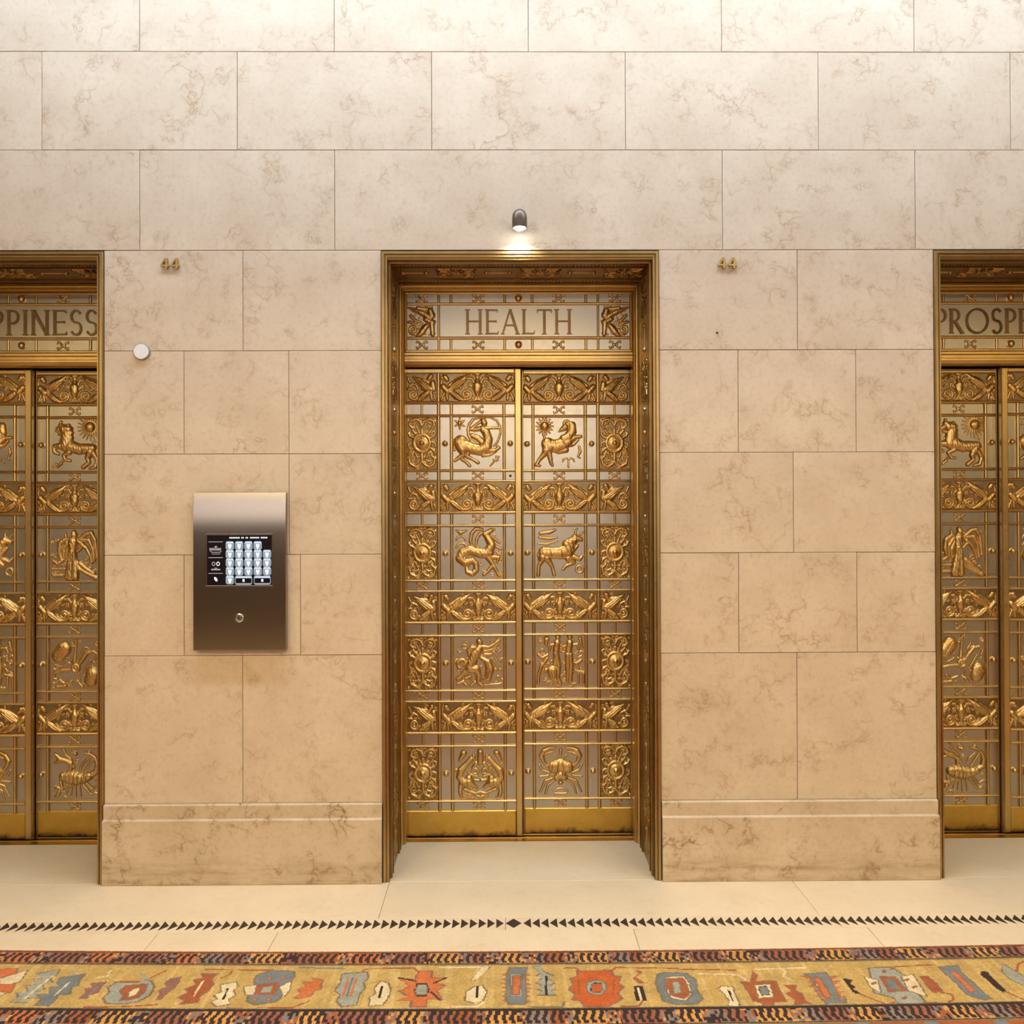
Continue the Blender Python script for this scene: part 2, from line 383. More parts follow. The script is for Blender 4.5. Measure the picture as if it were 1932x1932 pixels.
for k in range(3):
    x0 = WX0 + k * 2.8
    w = tag(link('window_%d' % (k + 1), MB().box(x0, x0 + 2.8, yb - 0.12, yb - 0.10, WZ0, WZ1).mesh('window_glass', MAT['daylight'])), kind='structure')
    f = MB()
    for a, b_, c_, d_ in ((x0, x0 + 0.06, WZ0, WZ1), (x0 + 2.74, x0 + 2.8, WZ0, WZ1), (x0 + 0.06, x0 + 2.74, WZ0, WZ0 + 0.06), (x0 + 0.06, x0 + 2.74, WZ1 - 0.06, WZ1), (x0 + 1.37, x0 + 1.43, WZ0 + 0.06, WZ1 - 0.06)):
        f.box(a, b_, yb - 0.10, yb - 0.04, c_, d_)
    link('window_frame', f.mesh('window_frame', MAT['frame']), w)
# fixtures of the ceiling trough and of the added fill pendants
t = tag(empty('ceiling_light_trough', (COVE[0], COVE[1], CEIL)), 'long white light trough on the ceiling beside the elevator wall', 'ceiling light')
link('housing', MB().box(-2.9, 2.9, -0.13, -0.09, -0.1, 0.0).box(-2.9, 2.9, 0.09, 0.13, -0.1, 0.0).box(-2.9, 2.9, -0.09, 0.09, -0.02, 0.0).mesh('housing', MAT['plaster']), t)
link('lens', MB().box(-2.85, 2.85, -0.085, 0.085, -0.045, -0.03).mesh('lens', MAT['tube']), t)
for k, (lx, ly) in enumerate(FILL_PENDANTS):
    t = tag(empty('added_fill_pendant', (lx, ly, CEIL)), 'added unseen bronze dome fill pendant, %s in the row along the lobby' % ('first', 'second', 'third', 'fourth', 'fifth')[k], 'pendant lamp', 'added bronze fill pendants')
    dz = FILL_PENDANT_Z - CEIL
    link('rod', MB().lathe([(0.06, 0), (0.06, -0.03), (0.010, -0.04), (0.010, dz + 0.14)], axis='z').mesh('rod', MAT['bronze'], True), t)
    link('dome_shade', MB().lathe([(0.215, dz - 0.03), (0.222, dz - 0.03), (0.21, dz + 0.06), (0.14, dz + 0.13), (0.02, dz + 0.15), (0.02, dz + 0.14), (0.135, dz + 0.12), (0.203, dz + 0.055)], axis='z', n=32, caps=False).mesh('dome_shade', MAT['frame'], True), t)
    link('diffuser', MB().lathe([(0.2, dz), (0.2, dz + 0.006)], axis='z', n=32).mesh('diffuser', MAT['opal']), t)
h_ = link('anchor_hole', MB().lathe([(0.0045, 0.0), (0.0045, 0.0012), (0.002, 0.0014)], n=10).mesh('anchor_hole', MAT['dark']), wall, (0.866, 0.0, 2.208)); h_['label'] = 'tiny dark anchor hole'

# ================================================================ relief modelling
CELL = 0.00150
def relief(name, prims, x0, x1, z0, z1, mat, cap=0.013, mirror=False, cell=CELL, chisel=0.06, fat=1.0):
    """bas-relief grown from tapered strokes; prims in metres: ('c', hscale, [(x, z, r)...]) raises, ('g', depth, [...]) cuts"""
    nx, nz = int((x1 - x0) / cell) + 1, int((z1 - z0) / cell) + 1
    xs, zs = np.linspace(x0, x1, nx), np.linspace(z0, z1, nz)
    H = np.zeros((nz, nx)); G = np.zeros((nz, nx))
    for kind, hs, pts in prims:
        if kind == 'c' and fat != 1.0: pts = [(x, z, r * fat) for x, z, r in pts]
        if len(pts) == 1: pts = [pts[0], (pts[0][0] + 1e-5, pts[0][1], pts[0][2])]
        for (ax, az, ar), (bx, bz, br) in zip(pts, pts[1:]):
            R = max(ar, br)
            i0, i1 = np.searchsorted(xs, min(ax, bx) - R), np.searchsorted(xs, max(ax, bx) + R)
            k0, k1 = np.searchsorted(zs, min(az, bz) - R), np.searchsorted(zs, max(az, bz) + R)
            if i0 >= i1 or k0 >= k1: continue
            X, Zg = np.meshgrid(xs[i0:i1], zs[k0:k1])
            dx, dz = bx - ax, bz - az; L2 = dx * dx + dz * dz
            t = np.clip(((X - ax) * dx + (Zg - az) * dz) / L2, 0, 1)
            r = ar + (br - ar) * t
            q = ((X - ax - t * dx) ** 2 + (Zg - az - t * dz) ** 2) / (r * r)
            s = np.sqrt(np.clip(1 - q, 0, 1))
            if kind == 'c':
                hp = np.minimum(cap, 0.85 * r) * hs
                h = np.where(q < 1, 0.0016 + hp * s, 0)
                H[k0:k1, i0:i1] = np.maximum(H[k0:k1, i0:i1], h)
            else:
                G[k0:k1, i0:i1] = np.maximum(G[k0:k1, i0:i1], hs * s)
    if chisel > 0:      # uneven hand-finished surface
        ph = sum(math.sin(i * 1.7) * np.sin(xs[None, :] * (260 + 97 * i) + 3 * i + zs[:, None] * (310 - 83 * i)) for i in range(4)) / 4
        H = np.where(H > 0, H * (1 + chisel * ph), 0)
    H = np.where(H > 0, np.maximum(H - G, 0.0008), 0)
    H[0, :] = H[-1, :] = 0; H[:, 0] = H[:, -1] = 0
    act = (H[:-1, :-1] + H[1:, :-1] + H[:-1, 1:] + H[1:, 1:]) > 0
    kk, ii = np.nonzero(act)
    quads = np.stack([kk * nx + ii, kk * nx + ii + 1, (kk + 1) * nx + ii + 1, (kk + 1) * nx + ii], 1)
    used, inv = np.unique(quads, return_inverse=True); quads = inv.reshape(quads.shape)
    X, Zg = np.meshgrid(xs, zs)
    P = np.stack([X.ravel(), -H.ravel(), Zg.ravel()], 1)[used]
    if mirror: P[:, 0] *= -1; quads = quads[:, ::-1]
    me = bpy.data.meshes.new(name)
    me.vertices.add(len(P)); me.vertices.foreach_set('co', P.astype(np.float32).ravel())
    n = len(quads); me.loops.add(n * 4); me.polygons.add(n)
    me.loops.foreach_set('vertex_index', quads.astype(np.int32).ravel())
    me.polygons.foreach_set('loop_start', np.arange(0, n * 4, 4, dtype=np.int32))
    me.polygons.foreach_set('use_smooth', np.ones(n, dtype=bool))
    me.update(calc_edges=True); me.materials.append(mat)
    return me
def ringpts(cx, cy, R, r, a0=0, a1=360, n=18, R2=None):
    R2 = R if R2 is None else R2
    return [(cx + (R + (R2 - R) * i / n) * math.cos(math.radians(a0 + (a1 - a0) * i / n)), cy + (R + (R2 - R) * i / n) * math.sin(math.radians(a0 + (a1 - a0) * i / n)), r) for i in range(n + 1)]
def rays(cx, cy, r0_, r1_, w, n, a0=0, a1=360):
    return [('c', 0.7, [(cx + r0_ * math.cos(a), cy + r0_ * math.sin(a), w), (cx + r1_ * math.cos(a), cy + r1_ * math.sin(a), w * 0.4)])
            for a in (math.radians(a0 + (a1 - a0) * i / n) for i in range(n))]
def C(*pts, h=1.0): return ('c', h, list(pts))
def G_(d, *pts): return ('g', d, list(pts))
def dots(pts, r, h=1.0): return [('c', h, [(x, y, r)]) for x, y in pts]
def mirx(prims, cx):
    return prims + [(k, h, [(2 * cx - x, y, r) for x, y, r in p]) for k, h, p in prims]
def place(prims, sx, sy, bx, by, x0, z0):
    """drawing units (x right, y down) -> metres on the leaf"""
    s = (sx + sy) / 2
    return [(k, h, [(x0 + (x - bx) * sx, z0 - (y - by) * sy, max(r * s, 0.0012)) for x, y, r in p]) for k, h, p in prims]

FIG = {}
FIG['archer_centaur'] = [
    C((36, 94, 21), (42, 108, 20)), C((45, 102, 17), (70, 112, 17), (100, 119, 16), (125, 108, 15)), C((124, 110, 16), (131, 84, 13), (124, 62, 12), (110, 48, 9)),
    C((114, 22, 8), (117, 29, 9)), C((107, 19, 4), (103, 27, 4)), C((108, 46, 7), (85, 51, 6), (70, 50, 5)), C((70, 50, 5), (86, 37, 4), (101, 26, 4)), C((120, 46, 6), (145, 45, 4), (170, 45, 4)),
    C((86, 15, 2.5), (112, 10, 2), (140, 11, 2.2), (160, 20, 2.8), (172, 42, 3.2), (173, 62, 3), (164, 90, 2.8), (150, 106, 2.5)),
    C((78, 18, 4), (66, 32, 4), (61, 50, 4), (62, 68, 4), (71, 86, 4), (86, 98, 4), h=.8), C((74, 70, 6), (95, 80, 9), (114, 96, 9), h=.7), C((84, 72, 4), (108, 84, 5), h=.9),
    C((40, 116, 13), (43, 136, 8), (26, 147, 5), (16, 155, 4)), C((44, 132, 7), (40, 150, 5), (55, 160, 4), (66, 172, 4.5)), C((62, 122, 7), (58, 141, 6), (76, 150, 4), (95, 161, 5)),
    C((130, 120, 9), (150, 122, 6), (168, 112, 4), (160, 104, 3)), C((118, 130, 6), (112, 138, 5), (135, 136, 4), (157, 124, 3)), C((26, 80, 3.5), (15, 84, 3), (12, 100, 3), (14, 120, 2.5)),
    C((138, 172, 2), (166, 141, 2.5)), C((150, 152, 3), (166, 152, 2)), C((158, 140, 2), (160, 156, 2)), C((32, 30, 6))] + rays(32, 30, 4, 19, 4, 6, 30, 390)
FIG['rearing_ram'] = [
    C((55, 98, 19), (56, 108, 18)), C((58, 102, 17), (86, 106, 20), (106, 100, 20), (125, 90, 15)), C((112, 82, 14), (128, 74, 13)), C((126, 76, 14), (140, 55, 13), (140, 35, 11), h=.8),
    C((116, 42, 10), (103, 50, 6)), C((98, 54, 3), (94, 57, 2)), ('c', 1.1, ringpts(122, 30, 11, 4, -200, 140, 14, 5)), C((122, 30, 4)), C((130, 88, 9), (150, 75, 6), (170, 73, 5)), C((132, 100, 8), (144, 100, 5), (160, 84, 4)),
    C((92, 124, 7), (118, 118, 9)), C((50, 118, 13), (42, 133, 8), (26, 150, 5), (15, 168, 5), (26, 171, 4)), C((58, 124, 9), (63, 145, 7), (66, 162, 5), (71, 170, 4)), C((46, 86, 4), (42, 70, 3.5), (38, 60, 3)),
    C((127, 175, 2.5), (127, 150, 2.5), (120, 146, 2.2), (110, 149, 2.2), (107, 157, 2)), C((127, 150, 2.5), (134, 146, 2.2), (144, 150, 2.2), (147, 157, 2)), C((164, 106, 3), (168, 124, 4), (160, 140, 3), (167, 146, 2)),
    C((44, 38, 13)), G_(.004, (72, 110, 2), (68, 122, 2)), G_(.003, (108, 92, 1.5), (124, 112, 1.5))] + rays(44, 38, 11, 30, 4.5, 14) + dots([(134, 28), (146, 34), (149, 46), (143, 58), (150, 58), (136, 66), (146, 68), (138, 46)], 5, 1.2)
FIG['sea_goat'] = [
    C((132, 96, 15), (106, 98, 14), (85, 93, 13), (65, 86, 14), (42, 95, 15), (33, 114, 14), (50, 129, 12), (74, 120, 9), (86, 131, 8), (88, 152, 8), (74, 166, 8), (58, 160, 7), (54, 146, 5), (62, 137, 3)),
    C((130, 92, 15), (141, 70, 12), (131, 50, 11), (121, 36, 8)), C((119, 34, 9), (140, 21, 6)), C((114, 28, 4), (100, 33, 4.5), (89, 50, 4.5), (87, 70, 4), (98, 80, 3)), C((108, 18, 4), (86, 16, 5), (72, 32, 5.5), (68, 58, 5), (76, 76, 3)),
    C((128, 110, 9), (146, 136, 6), (126, 160, 4.5), (114, 169, 4)), C((140, 110, 8), (166, 112, 5), (160, 126, 4)), C((148, 140, 6), (160, 162, 4), (166, 173, 4)), C((150, 48, 4), (167, 62, 3)), C((155, 74, 4), (174, 84, 3)), C((160, 95, 4), (172, 104, 3)),
    C((18, 20, 2), (34, 29, 5), (55, 20, 2)), ('c', .8, ringpts(35, 56, 16, 2.6, 190, 350, 10)), ('c', .8, ringpts(38, 84, 20, 3, 200, 330, 10)), C((33, 26, 5), (36, 36, 3)), G_(.004, (60, 100, 2), (44, 112, 2), (48, 122, 2)), G_(.003, (100, 90, 1.5), (110, 108, 1.5))]
FIG['charging_bull'] = [
    C((44, 98, 19), (70, 98, 17), (95, 98, 18), (120, 94, 22), (130, 74, 18)), C((124, 70, 17), (145, 55, 12)), C((148, 48, 11), (168, 53, 7)), C((152, 38, 3.5), (149, 26, 3), (157, 16, 2)), C((165, 38, 3), (177, 28, 2)), C((140, 90, 8), (156, 74, 5)),
    C((36, 112, 13), (30, 128, 7), (22, 141, 5), (20, 172, 5)), C((50, 115, 11), (60, 130, 7), (69, 146, 5), (75, 172, 5)), C((125, 116, 11), (143, 130, 7), (116, 142, 5), (106, 154, 4)), C((145, 112, 8), (164, 119, 6), (173, 111, 4)),
    C((28, 84, 3.5), (20, 104, 3), (22, 122, 2.5)), ('c', .9, ringpts(164, 153, 12, 3.2)), C((28, 32, 5), (60, 28, 6), (80, 20, 3), h=.8), C((26, 46, 4), (60, 50, 5), (86, 46, 2), h=.8), C((20, 66, 2.5), (50, 69, 3), (86, 58, 2), h=.8),
    G_(.004, (112, 72, 2), (124, 98, 2)), G_(.004, (124, 64, 2), (138, 88, 2)), G_(.004, (138, 58, 1.8), (148, 78, 1.8)), G_(.003, (62, 88, 2), (66, 110, 2)), G_(.003, (100, 88, 1.6), (106, 112, 1.6))]
FIG['kneeling_water_bearer'] = [
    C((97, 24, 8), (99, 30, 8)), C((98, 46, 10), (82, 68, 15), (74, 84, 12)), C((104, 42, 6), (128, 44, 5), (146, 36, 3)), C((90, 46, 6), (70, 46, 5), (60, 56, 5), (64, 72, 5), (80, 84, 5)),
    C((112, 50, 4), (145, 36, 3.5), (168, 20, 2), h=.7), C((114, 58, 4), (142, 52, 3), (162, 34, 2), h=.7), C((116, 68, 4), (138, 68, 3), (154, 48, 2), h=.7), C((104, 80, 5), (126, 93, 10), (134, 118, 12), (126, 144, 10), (108, 156, 4)),
    C((72, 92, 14), (64, 114, 13), (86, 116, 12), (95, 136, 8), (92, 160, 6), (106, 172, 5)), C((56, 120, 8), (36, 138, 6), (22, 150, 5)), ('c', 1, ringpts(38, 98, 18, 4.5, 120, 400, 16, 8)), C((22, 165, 4), (40, 158, 4), (52, 170, 4)), C((68, 172, 4), (82, 160, 4)),
    C((115, 170, 3), (170, 166, 2.5)), C((50, 148, 4), (66, 140, 4), (72, 152, 3)), C((148, 60, 2.5), (172, 92, 2)), C((140, 80, 2.5), (168, 120, 2)), G_(.004, (112, 88, 2), (120, 118, 2), (114, 144, 2)), G_(.004, (126, 94, 1.6), (130, 124, 1.6), (122, 148, 1.6)), G_(.003, (80, 84, 1.6), (76, 108, 1.6))]
FIG['standing_twins'] = [
    C((87, 15, 7)), C((85, 33, 9), (82, 58, 9)), C((80, 68, 8), (90, 108, 7), (86, 150, 6), (94, 167, 5)), C((80, 70, 6), (76, 108, 6)), C((76, 38, 4), (62, 41, 4), (57, 62, 3)), C((95, 40, 4), (107, 47, 3.5)),
    C((129, 14, 7)), C((128, 34, 9), (125, 60, 9)), C((122, 72, 8), (122, 112, 7), (121, 164, 5)), C((130, 72, 7), (134, 112, 6), (130, 160, 5)), C((119, 40, 4), (107, 48, 3.5)), C((139, 40, 4), (154, 39, 4), (160, 56, 3)),
    C((68, 128, 15), (72, 146, 11), (82, 160, 6)), C((44, 124, 4), (80, 117, 4.5)), C((20, 74, 4), (34, 84, 4.5), (52, 74, 3)), C((50, 86, 4), (30, 112, 4.5), (20, 142, 4)), C((28, 100, 3), (44, 116, 3)), C((20, 145, 4), (18, 168, 4)),
    C((48, 22, 8), (46, 36, 5)), C((168, 92, 4), (150, 104, 4), (160, 118, 3)), C((148, 127, 4), (180, 135, 4.5)), C((158, 138, 3), (158, 168, 3)), C((175, 140, 3), (175, 168, 3)), C((165, 20, 5), (172, 50, 3)), G_(.003, (60, 124, 1.6), (70, 156, 1.6)), G_(.003, (76, 122, 1.6), (78, 154, 1.6))]
FIG['facing_fishes'] = mirx([
    C((42, 30, 8), (28, 54, 4)), C((68, 48, 6), (50, 68, 7), (33, 85, 9), (27, 108, 9), (40, 126, 10), (58, 127, 14)), C((60, 114, 9), (72, 134, 7), (86, 144, 4)), C((32, 132, 6), (29, 154, 5), (33, 172, 5)),
    C((46, 150, 5), (62, 156, 4), (80, 164, 4), (96, 160, 4)), ('c', 1, ringpts(82, 90, 9, 3.5)), C((99, 26, 8), (99, 58, 9)), C((86, 64, 5), (74, 78, 4)), C((95, 175, 4), (84, 170, 3)), C((76, 38, 4), (80, 60, 3)), C((52, 86, 3), (64, 100, 3), (88, 108, 3)), C((93, 122, 4), (80, 118, 3)),
    G_(.003, (36, 92, 1.6), (40, 112, 1.6)), G_(.003, (52, 118, 1.6), (56, 138, 1.6))], 99)
FIG['crab'] = mirx([
    C((70, 84, 18), (95, 78, 21)), C((82, 119, 10), (95, 110, 12)), C((95, 137, 7)), C((50, 82, 4), (36, 66, 5), (28, 46, 7.5), (38, 29, 7.5), (56, 20, 5), (77, 19, 2)), C((40, 42, 4), (56, 34, 3), (72, 32, 2)), C((52, 112, 4), (22, 116, 3)),
    C((66, 121, 4), (42, 130, 4), (24, 166, 3)), C((72, 128, 3), (50, 146, 3.5), (42, 173, 3)), C((54, 102, 4), (32, 94, 4), (22, 78, 3)), C((95, 27, 5), (95, 40, 4)), C((72, 165, 3), (84, 157, 3), (95, 155, 3)), C((75, 172, 3), (95, 173, 3)), C((82, 52, 3), (76, 44, 2)),
    G_(.005, (88, 66, 2), (84, 90, 2), (86, 104, 2)), G_(.004, (66, 74, 1.6), (64, 96, 1.6))], 95)
FIG['lion_and_sun'] = [
    C((48, 33, 9), (58, 44, 13), (74, 44, 12)), C((40, 44, 7), (33, 49, 5)), C((47, 21, 5)), C((40, 60, 4), (48, 61, 5)), C((70, 58, 17), (66, 80, 18), (62, 100, 16), (78, 96, 17), h=.9), C((80, 101, 17), (110, 111, 16), (135, 109, 15), (156, 108, 13)),
    C((46, 100, 10), (25, 101, 7), (25, 119, 6), (38, 126, 5)), C((76, 121, 8), (55, 131, 5), (65, 147, 5), (80, 149, 4)), C((150, 118, 13), (139, 140, 8), (145, 155, 6), (124, 171, 6)), C((160, 124, 9), (173, 148, 6), (166, 170, 6), (147, 175, 4)), C((168, 104, 3.5), (174, 124, 3), (172, 134, 4)),
    C((149, 37, 15)), C((48, 158, 5), (36, 170, 3)), C((54, 150, 4)), C((30, 160, 3), (40, 166, 3)), G_(.004, (130, 112, 2), (122, 126, 2)), G_(.004, (42, 52, 2), (52, 56, 2))] + rays(149, 37, 14, 44, 3.6, 20) + dots([(62, 34), (74, 32), (82, 42), (84, 56), (72, 56), (60, 62), (74, 70), (84, 72), (60, 76), (70, 84), (82, 86), (56, 92), (68, 96), (78, 102), (58, 106), (52, 80)], 6.5, 1.15)
FIG['winged_woman'] = [
    C((92, 25, 8), (94, 32, 9)), C((90, 52, 14), (88, 76, 12)), C((88, 84, 12), (88, 112, 13), (82, 142, 14), (78, 168, 15)), C((96, 110, 8), (98, 145, 9), (98, 172, 10)), C((100, 116, 6), (112, 145, 6), (142, 162, 6), (170, 175, 7)), C((114, 126, 7), (132, 142, 8), (160, 160, 6)),
    C((66, 44, 6), (46, 58, 8), (42, 88, 7), (48, 112, 5)), C((70, 56, 6), (56, 78, 6), (56, 108, 4)), C((74, 66, 5), (66, 90, 5), (64, 112, 3)), C((112, 46, 6), (134, 28, 6), (152, 24, 6), (165, 48, 5), (172, 110, 4)), C((120, 50, 6), (144, 48, 6), (158, 80, 5), (162, 118, 4)),
    C((118, 62, 6), (136, 76, 6), (148, 100, 5), (154, 124, 4)), C((108, 52, 5), (124, 66, 5), (106, 86, 4)), C((78, 54, 5), (66, 50, 4), (64, 30, 4)), C((20, 118, 4), (35, 127, 6), (54, 115, 4)), C((18, 144, 3.5), (60, 144, 3.5)), C((22, 166, 5), (52, 166, 5)), C((26, 148, 2), (26, 164, 2)), C((46, 148, 2), (46, 164, 2)),
    G_(.005, (84, 90, 2), (80, 130, 2), (70, 172, 2)), G_(.005, (94, 90, 2), (92, 140, 2), (90, 175, 2)), G_(.004, (86, 58, 2), (96, 74, 2))]
FIG['balance_scales'] = [
    C((40, 66, 22), (58, 44, 22)), C((150, 150, 20), (157, 130, 22)), C((100, 18, 4), (97, 62, 4.5), (94, 88, 7)), ('c', 1.2, ringpts(98, 110, 11, 5)), C((98, 110, 7), h=.6), C((86, 115, 5), (52, 117, 5.5), (26, 124, 4.5), (21, 144, 4), (32, 147, 4)), C((108, 100, 5), (124, 76, 7), (140, 58, 5), (160, 54, 4.5), (173, 64, 4), (165, 82, 3)),
    C((44, 150, 4), (60, 162, 4.5), (83, 154, 4)), C((34, 172, 5), (62, 170, 5)), C((110, 160, 5), (122, 173, 4)), C((26, 98, 3), (48, 104, 3), (70, 92, 3)), C((88, 38, 4)), C((84, 92, 4), (100, 90, 4)), C((118, 60, 4), (130, 42, 3)), C((108, 128, 3), (112, 150, 3)), C((150, 84, 3), (140, 100, 3), (128, 120, 3)), G_(.003, (34, 78, 1.6), (62, 34, 1.6))]
FIG['scorpion'] = [
    C((58, 105, 15), (76, 108, 20), (100, 112, 20), (124, 112, 15), (145, 104, 12)), C((145, 104, 10), (168, 90, 8), (173, 65, 7), (165, 43, 5), (150, 32, 4), (128, 27, 3)), C((113, 82, 3), (122, 62, 3.5), (142, 46, 3)), C((128, 90, 3), (144, 66, 3.5), (156, 50, 3)),
    C((80, 84, 5), (82, 62, 7), (66, 53, 8), (45, 47, 8), (27, 31, 4)), C((40, 55, 6), (24, 60, 3)), C((92, 76, 4), (80, 46, 3.5), (63, 32, 3.5), (56, 14, 3)), C((46, 124, 5), (52, 146, 6), (36, 142, 6), (27, 139, 4)), C((42, 154, 5), (36, 168, 5), (25, 173, 3)), C((96, 30, 7), (84, 26, 4)),
    C((76, 130, 3), (66, 162, 2.5)), C((86, 132, 3), (82, 168, 2.5)), C((97, 134, 3), (98, 173, 2.5)), C((111, 134, 3), (115, 171, 2.5)), C((124, 134, 4), (150, 165, 4), (165, 160, 3), (180, 166, 3)), C((136, 128, 3), (155, 148, 3.5), (170, 138, 3), (180, 138, 3)),
    G_(.004, (66, 90, 1.8), (64, 122, 1.8)), G_(.004, (82, 88, 1.8), (80, 128, 1.8)), G_(.004, (96, 92, 1.8), (94, 132, 1.8)), G_(.004, (110, 94, 1.8), (108, 130, 1.8)), G_(.004, (124, 98, 1.6), (122, 126, 1.6)), G_(.004, (138, 94, 1.6), (138, 116, 1.6))]
FIG_LABEL = {'archer_centaur': 'bow-drawing centaur under a small star', 'rearing_ram': 'rearing ram with curled horn beside a sunburst', 'sea_goat': 'horned goat with a coiled fish tail', 'charging_bull': 'charging bull under clouds',
    'kneeling_water_bearer': 'kneeling water carrier with billowing cloth', 'standing_twins': 'two standing figures beside an urn', 'facing_fishes': 'mirrored pair of fish-like creatures', 'crab': 'crab with raised claws', 'lion_and_sun': 'striding lion below a rayed sun',
    'winged_woman': 'robed woman with spread wings', 'balance_scales': 'tilted pair of balance pans', 'scorpion': 'scorpion with raised tail'}
# frieze between the panels: winged griffins flanking a vase
FR = mirx([
    C((72, 16, 4.2), (75, 20, 3.5)), C((68, 14, 2), (66, 18, 2)), C((80, 37, 4.5), (92, 28, 7), (104, 18, 4.5), (111, 11.5, 1.5)), C((79, 30, 3), (92, 19.5, 2.4), (101, 16, 2)), C((69, 32, 4.5), (76, 40, 5)), C((74, 41, 3.2), (75.5, 54, 2)), C((70, 44, 2), (66, 55, 1.7)),
    C((80, 40, 4), (90, 48, 5.2), (101, 55.5, 3)), ('c', 1, ringpts(107, 45.5, 10, 1.9, 160, -480, 34, 1.5)), C((97, 36, 1.7), (101, 26, 1.9), (107, 19, 2), (115, 18, 2), (119, 24, 1.8), (117.5, 34, 1.6)), C((112, 27, 2.2), (111, 33, 1.4)), C((125, 23, 4), (125, 31, 7.2), (125, 39, 6.2), (125, 48, 2.5)), C((125, 12, 7), (125, 14, 3.5), (125, 21, 2.5), h=.8),
    C((118, 55.5, 2), (125, 54, 2)), C((124, 49, 2), (122, 53, 2)), C((66, 22, 1.5), (66, 30, 1.5)), G_(.003, (84, 36, .9), (100, 22, .9)), G_(.003, (88, 37, .9), (104, 22, .9)), G_(.003, (82, 33, .8), (95, 23, .8)), G_(.003, (84, 43, .9), (96, 53, .9))], 125)
FRC = [C((17, 15.5, 1.5), (28, 22, 4.5), (38, 32, 7.2), (49, 36, 5)), C((48, 15, 4.2), (45, 19, 3.4)), C((51, 26, 4.5), (53.5, 37, 3.5)), C((48, 42, 3.4), (50, 54.5, 2)), C((54, 46, 2), (56, 54, 1.6)), C((43, 42, 4), (34, 49, 5), (27, 55, 3)), ('c', 1, ringpts(18, 46, 9, 1.9, 20, 620, 30, 1.5)),
    C((11, 32, 2), (16, 27, 2), (23, 30, 2), (26, 37, 1.6)), C((8.5, 17, 2), (12, 25, 2)), C((8.5, 36, 1.8), (14, 36, 1.8)), C((28, 19, 2.2), (40, 22, 2), h=.8), G_(.003, (24, 21, .9), (42, 36, .9)), G_(.003, (28, 20, .8), (46, 34, .8)), G_(.003, (40, 45, .9), (30, 53, .9))]
RO = mirx([C((60, 36, 4.5), (52, 22, 3.6), (38, 15.5, 4), (22, 21, 4), (17, 34, 3.6), (27, 44, 3.4)), C((60, 48, 5), (60, 62, 5)), C((60, 149, 5), (52, 160, 4), (38, 167, 4.5), (20, 158, 4.5), (16, 142, 3.6), (28, 132, 3.4)), C((35, 76, 5), (20, 70, 4), (14, 60, 3)), C((30, 86, 3.6), (15, 92, 3.4), (14, 103, 3.4)),
    C((30, 108, 4), (18, 117, 4), (15, 127, 3)), C((60, 124, 5), (60, 143, 6)), C((28, 51, 3.4), (38, 62, 4)), C((38, 124, 4), (44, 138, 3.4)), C((40, 36, 3), (46, 48, 3), (50, 60, 3)), C((36, 150, 3), (46, 146, 3)), C((30, 30, 3), (38, 28, 3))], 60) + \
    [('c', 1.0, ringpts(60, 92, 27, 6, n=24)), ('c', .75, [(60, 92, 21)]), ('c', 1.0, ringpts(60, 92, 15, 4, n=20)), ('c', 1.6, [(60, 92, 9)])] + dots([(60 + 27 * math.cos(i * math.pi / 6), 92 + 27 * math.sin(i * math.pi / 6)) for i in range(12)], 4, 1.6)
XO = mirx([C((-2.6, 0, 2.2), (-5, -4.5, 1.9), (-10, -7.5, 1.9), (-11.5, -4.5, 1.5)), C((-2.6, 0, 2.2), (-5, 4.5, 1.9), (-10, 7.5, 1.9), (-11.5, 4.5, 1.5)), C((0, 0, 3))], 0)
GRF = [C((14, 37, 1.2), (28, 42, 4), (38, 46, 5), (50, 53, 5)), C((30, 38, 3.5), (46, 40, 3)), C((50, 42, 5), (53, 50, 5)), C((44, 56, 5), (54, 62, 4)), C((52, 60, 5), (54, 80, 3)), C((44, 66, 4), (36, 76, 5), (30, 82, 3)), ('c', 1, ringpts(22, 72, 8, 2, 0, 560, 26, 2)), C((18, 50, 2.5), (26, 58, 2.5), (34, 60, 2)), C((15, 60, 2), (22, 62, 2))]

def infill(x0, x1, y0, y1, n, seed, r=1.5, h=0.4, size=4.0):
    """low scrolling leafwork between the main forms"""
    rr = random.Random(seed); out = []
    for _ in range(n):
        cx_, cy_ = rr.uniform(x0, x1), rr.uniform(y0, y1); a = rr.uniform(0, 360); s = size * rr.uniform(.6, 1.2)
        out.append(('c', h, [(x, y, r * (0.6 + 0.5 * i / 8)) for i, (x, y, _r) in enumerate(ringpts(cx_, cy_, s, r, a, a + rr.choice((-1, 1)) * rr.uniform(160, 300), 8, s * .4))]))
    return out
FR = mirx(infill(65, 124, 11, 56, 34, 3, 1.1, .38, 3.6), 125) + FR
FRC = infill(8, 57, 11, 56, 30, 5, 1.1, .38, 3.6) + FRC
RO = mirx(infill(11, 58, 12, 172, 60, 8, 2.0, .42, 6.5), 60) + RO
GRF = infill(14, 60, 36, 82, 26, 9, 1.2, .4, 4.0) + GRF
FAT = {'standing_twins': 1.32, 'winged_woman': 1.25, 'facing_fishes': 1.28, 'kneeling_water_bearer': 1.25, 'balance_scales': 1.12, 'scorpion': 1.15, 'crab': 1.15}
for f_, n_, s_ in (('standing_twins', 46, 21), ('winged_woman', 40, 22), ('facing_fishes', 40, 23), ('kneeling_water_bearer', 40, 24), ('balance_scales', 34, 25), ('sea_goat', 14, 26), ('scorpion', 16, 27), ('lion_and_sun', 10, 28)):
    FIG[f_] = infill(14, 176, 16, 178, n_, s_, 2.2, .34, 8.0) + FIG[f_]

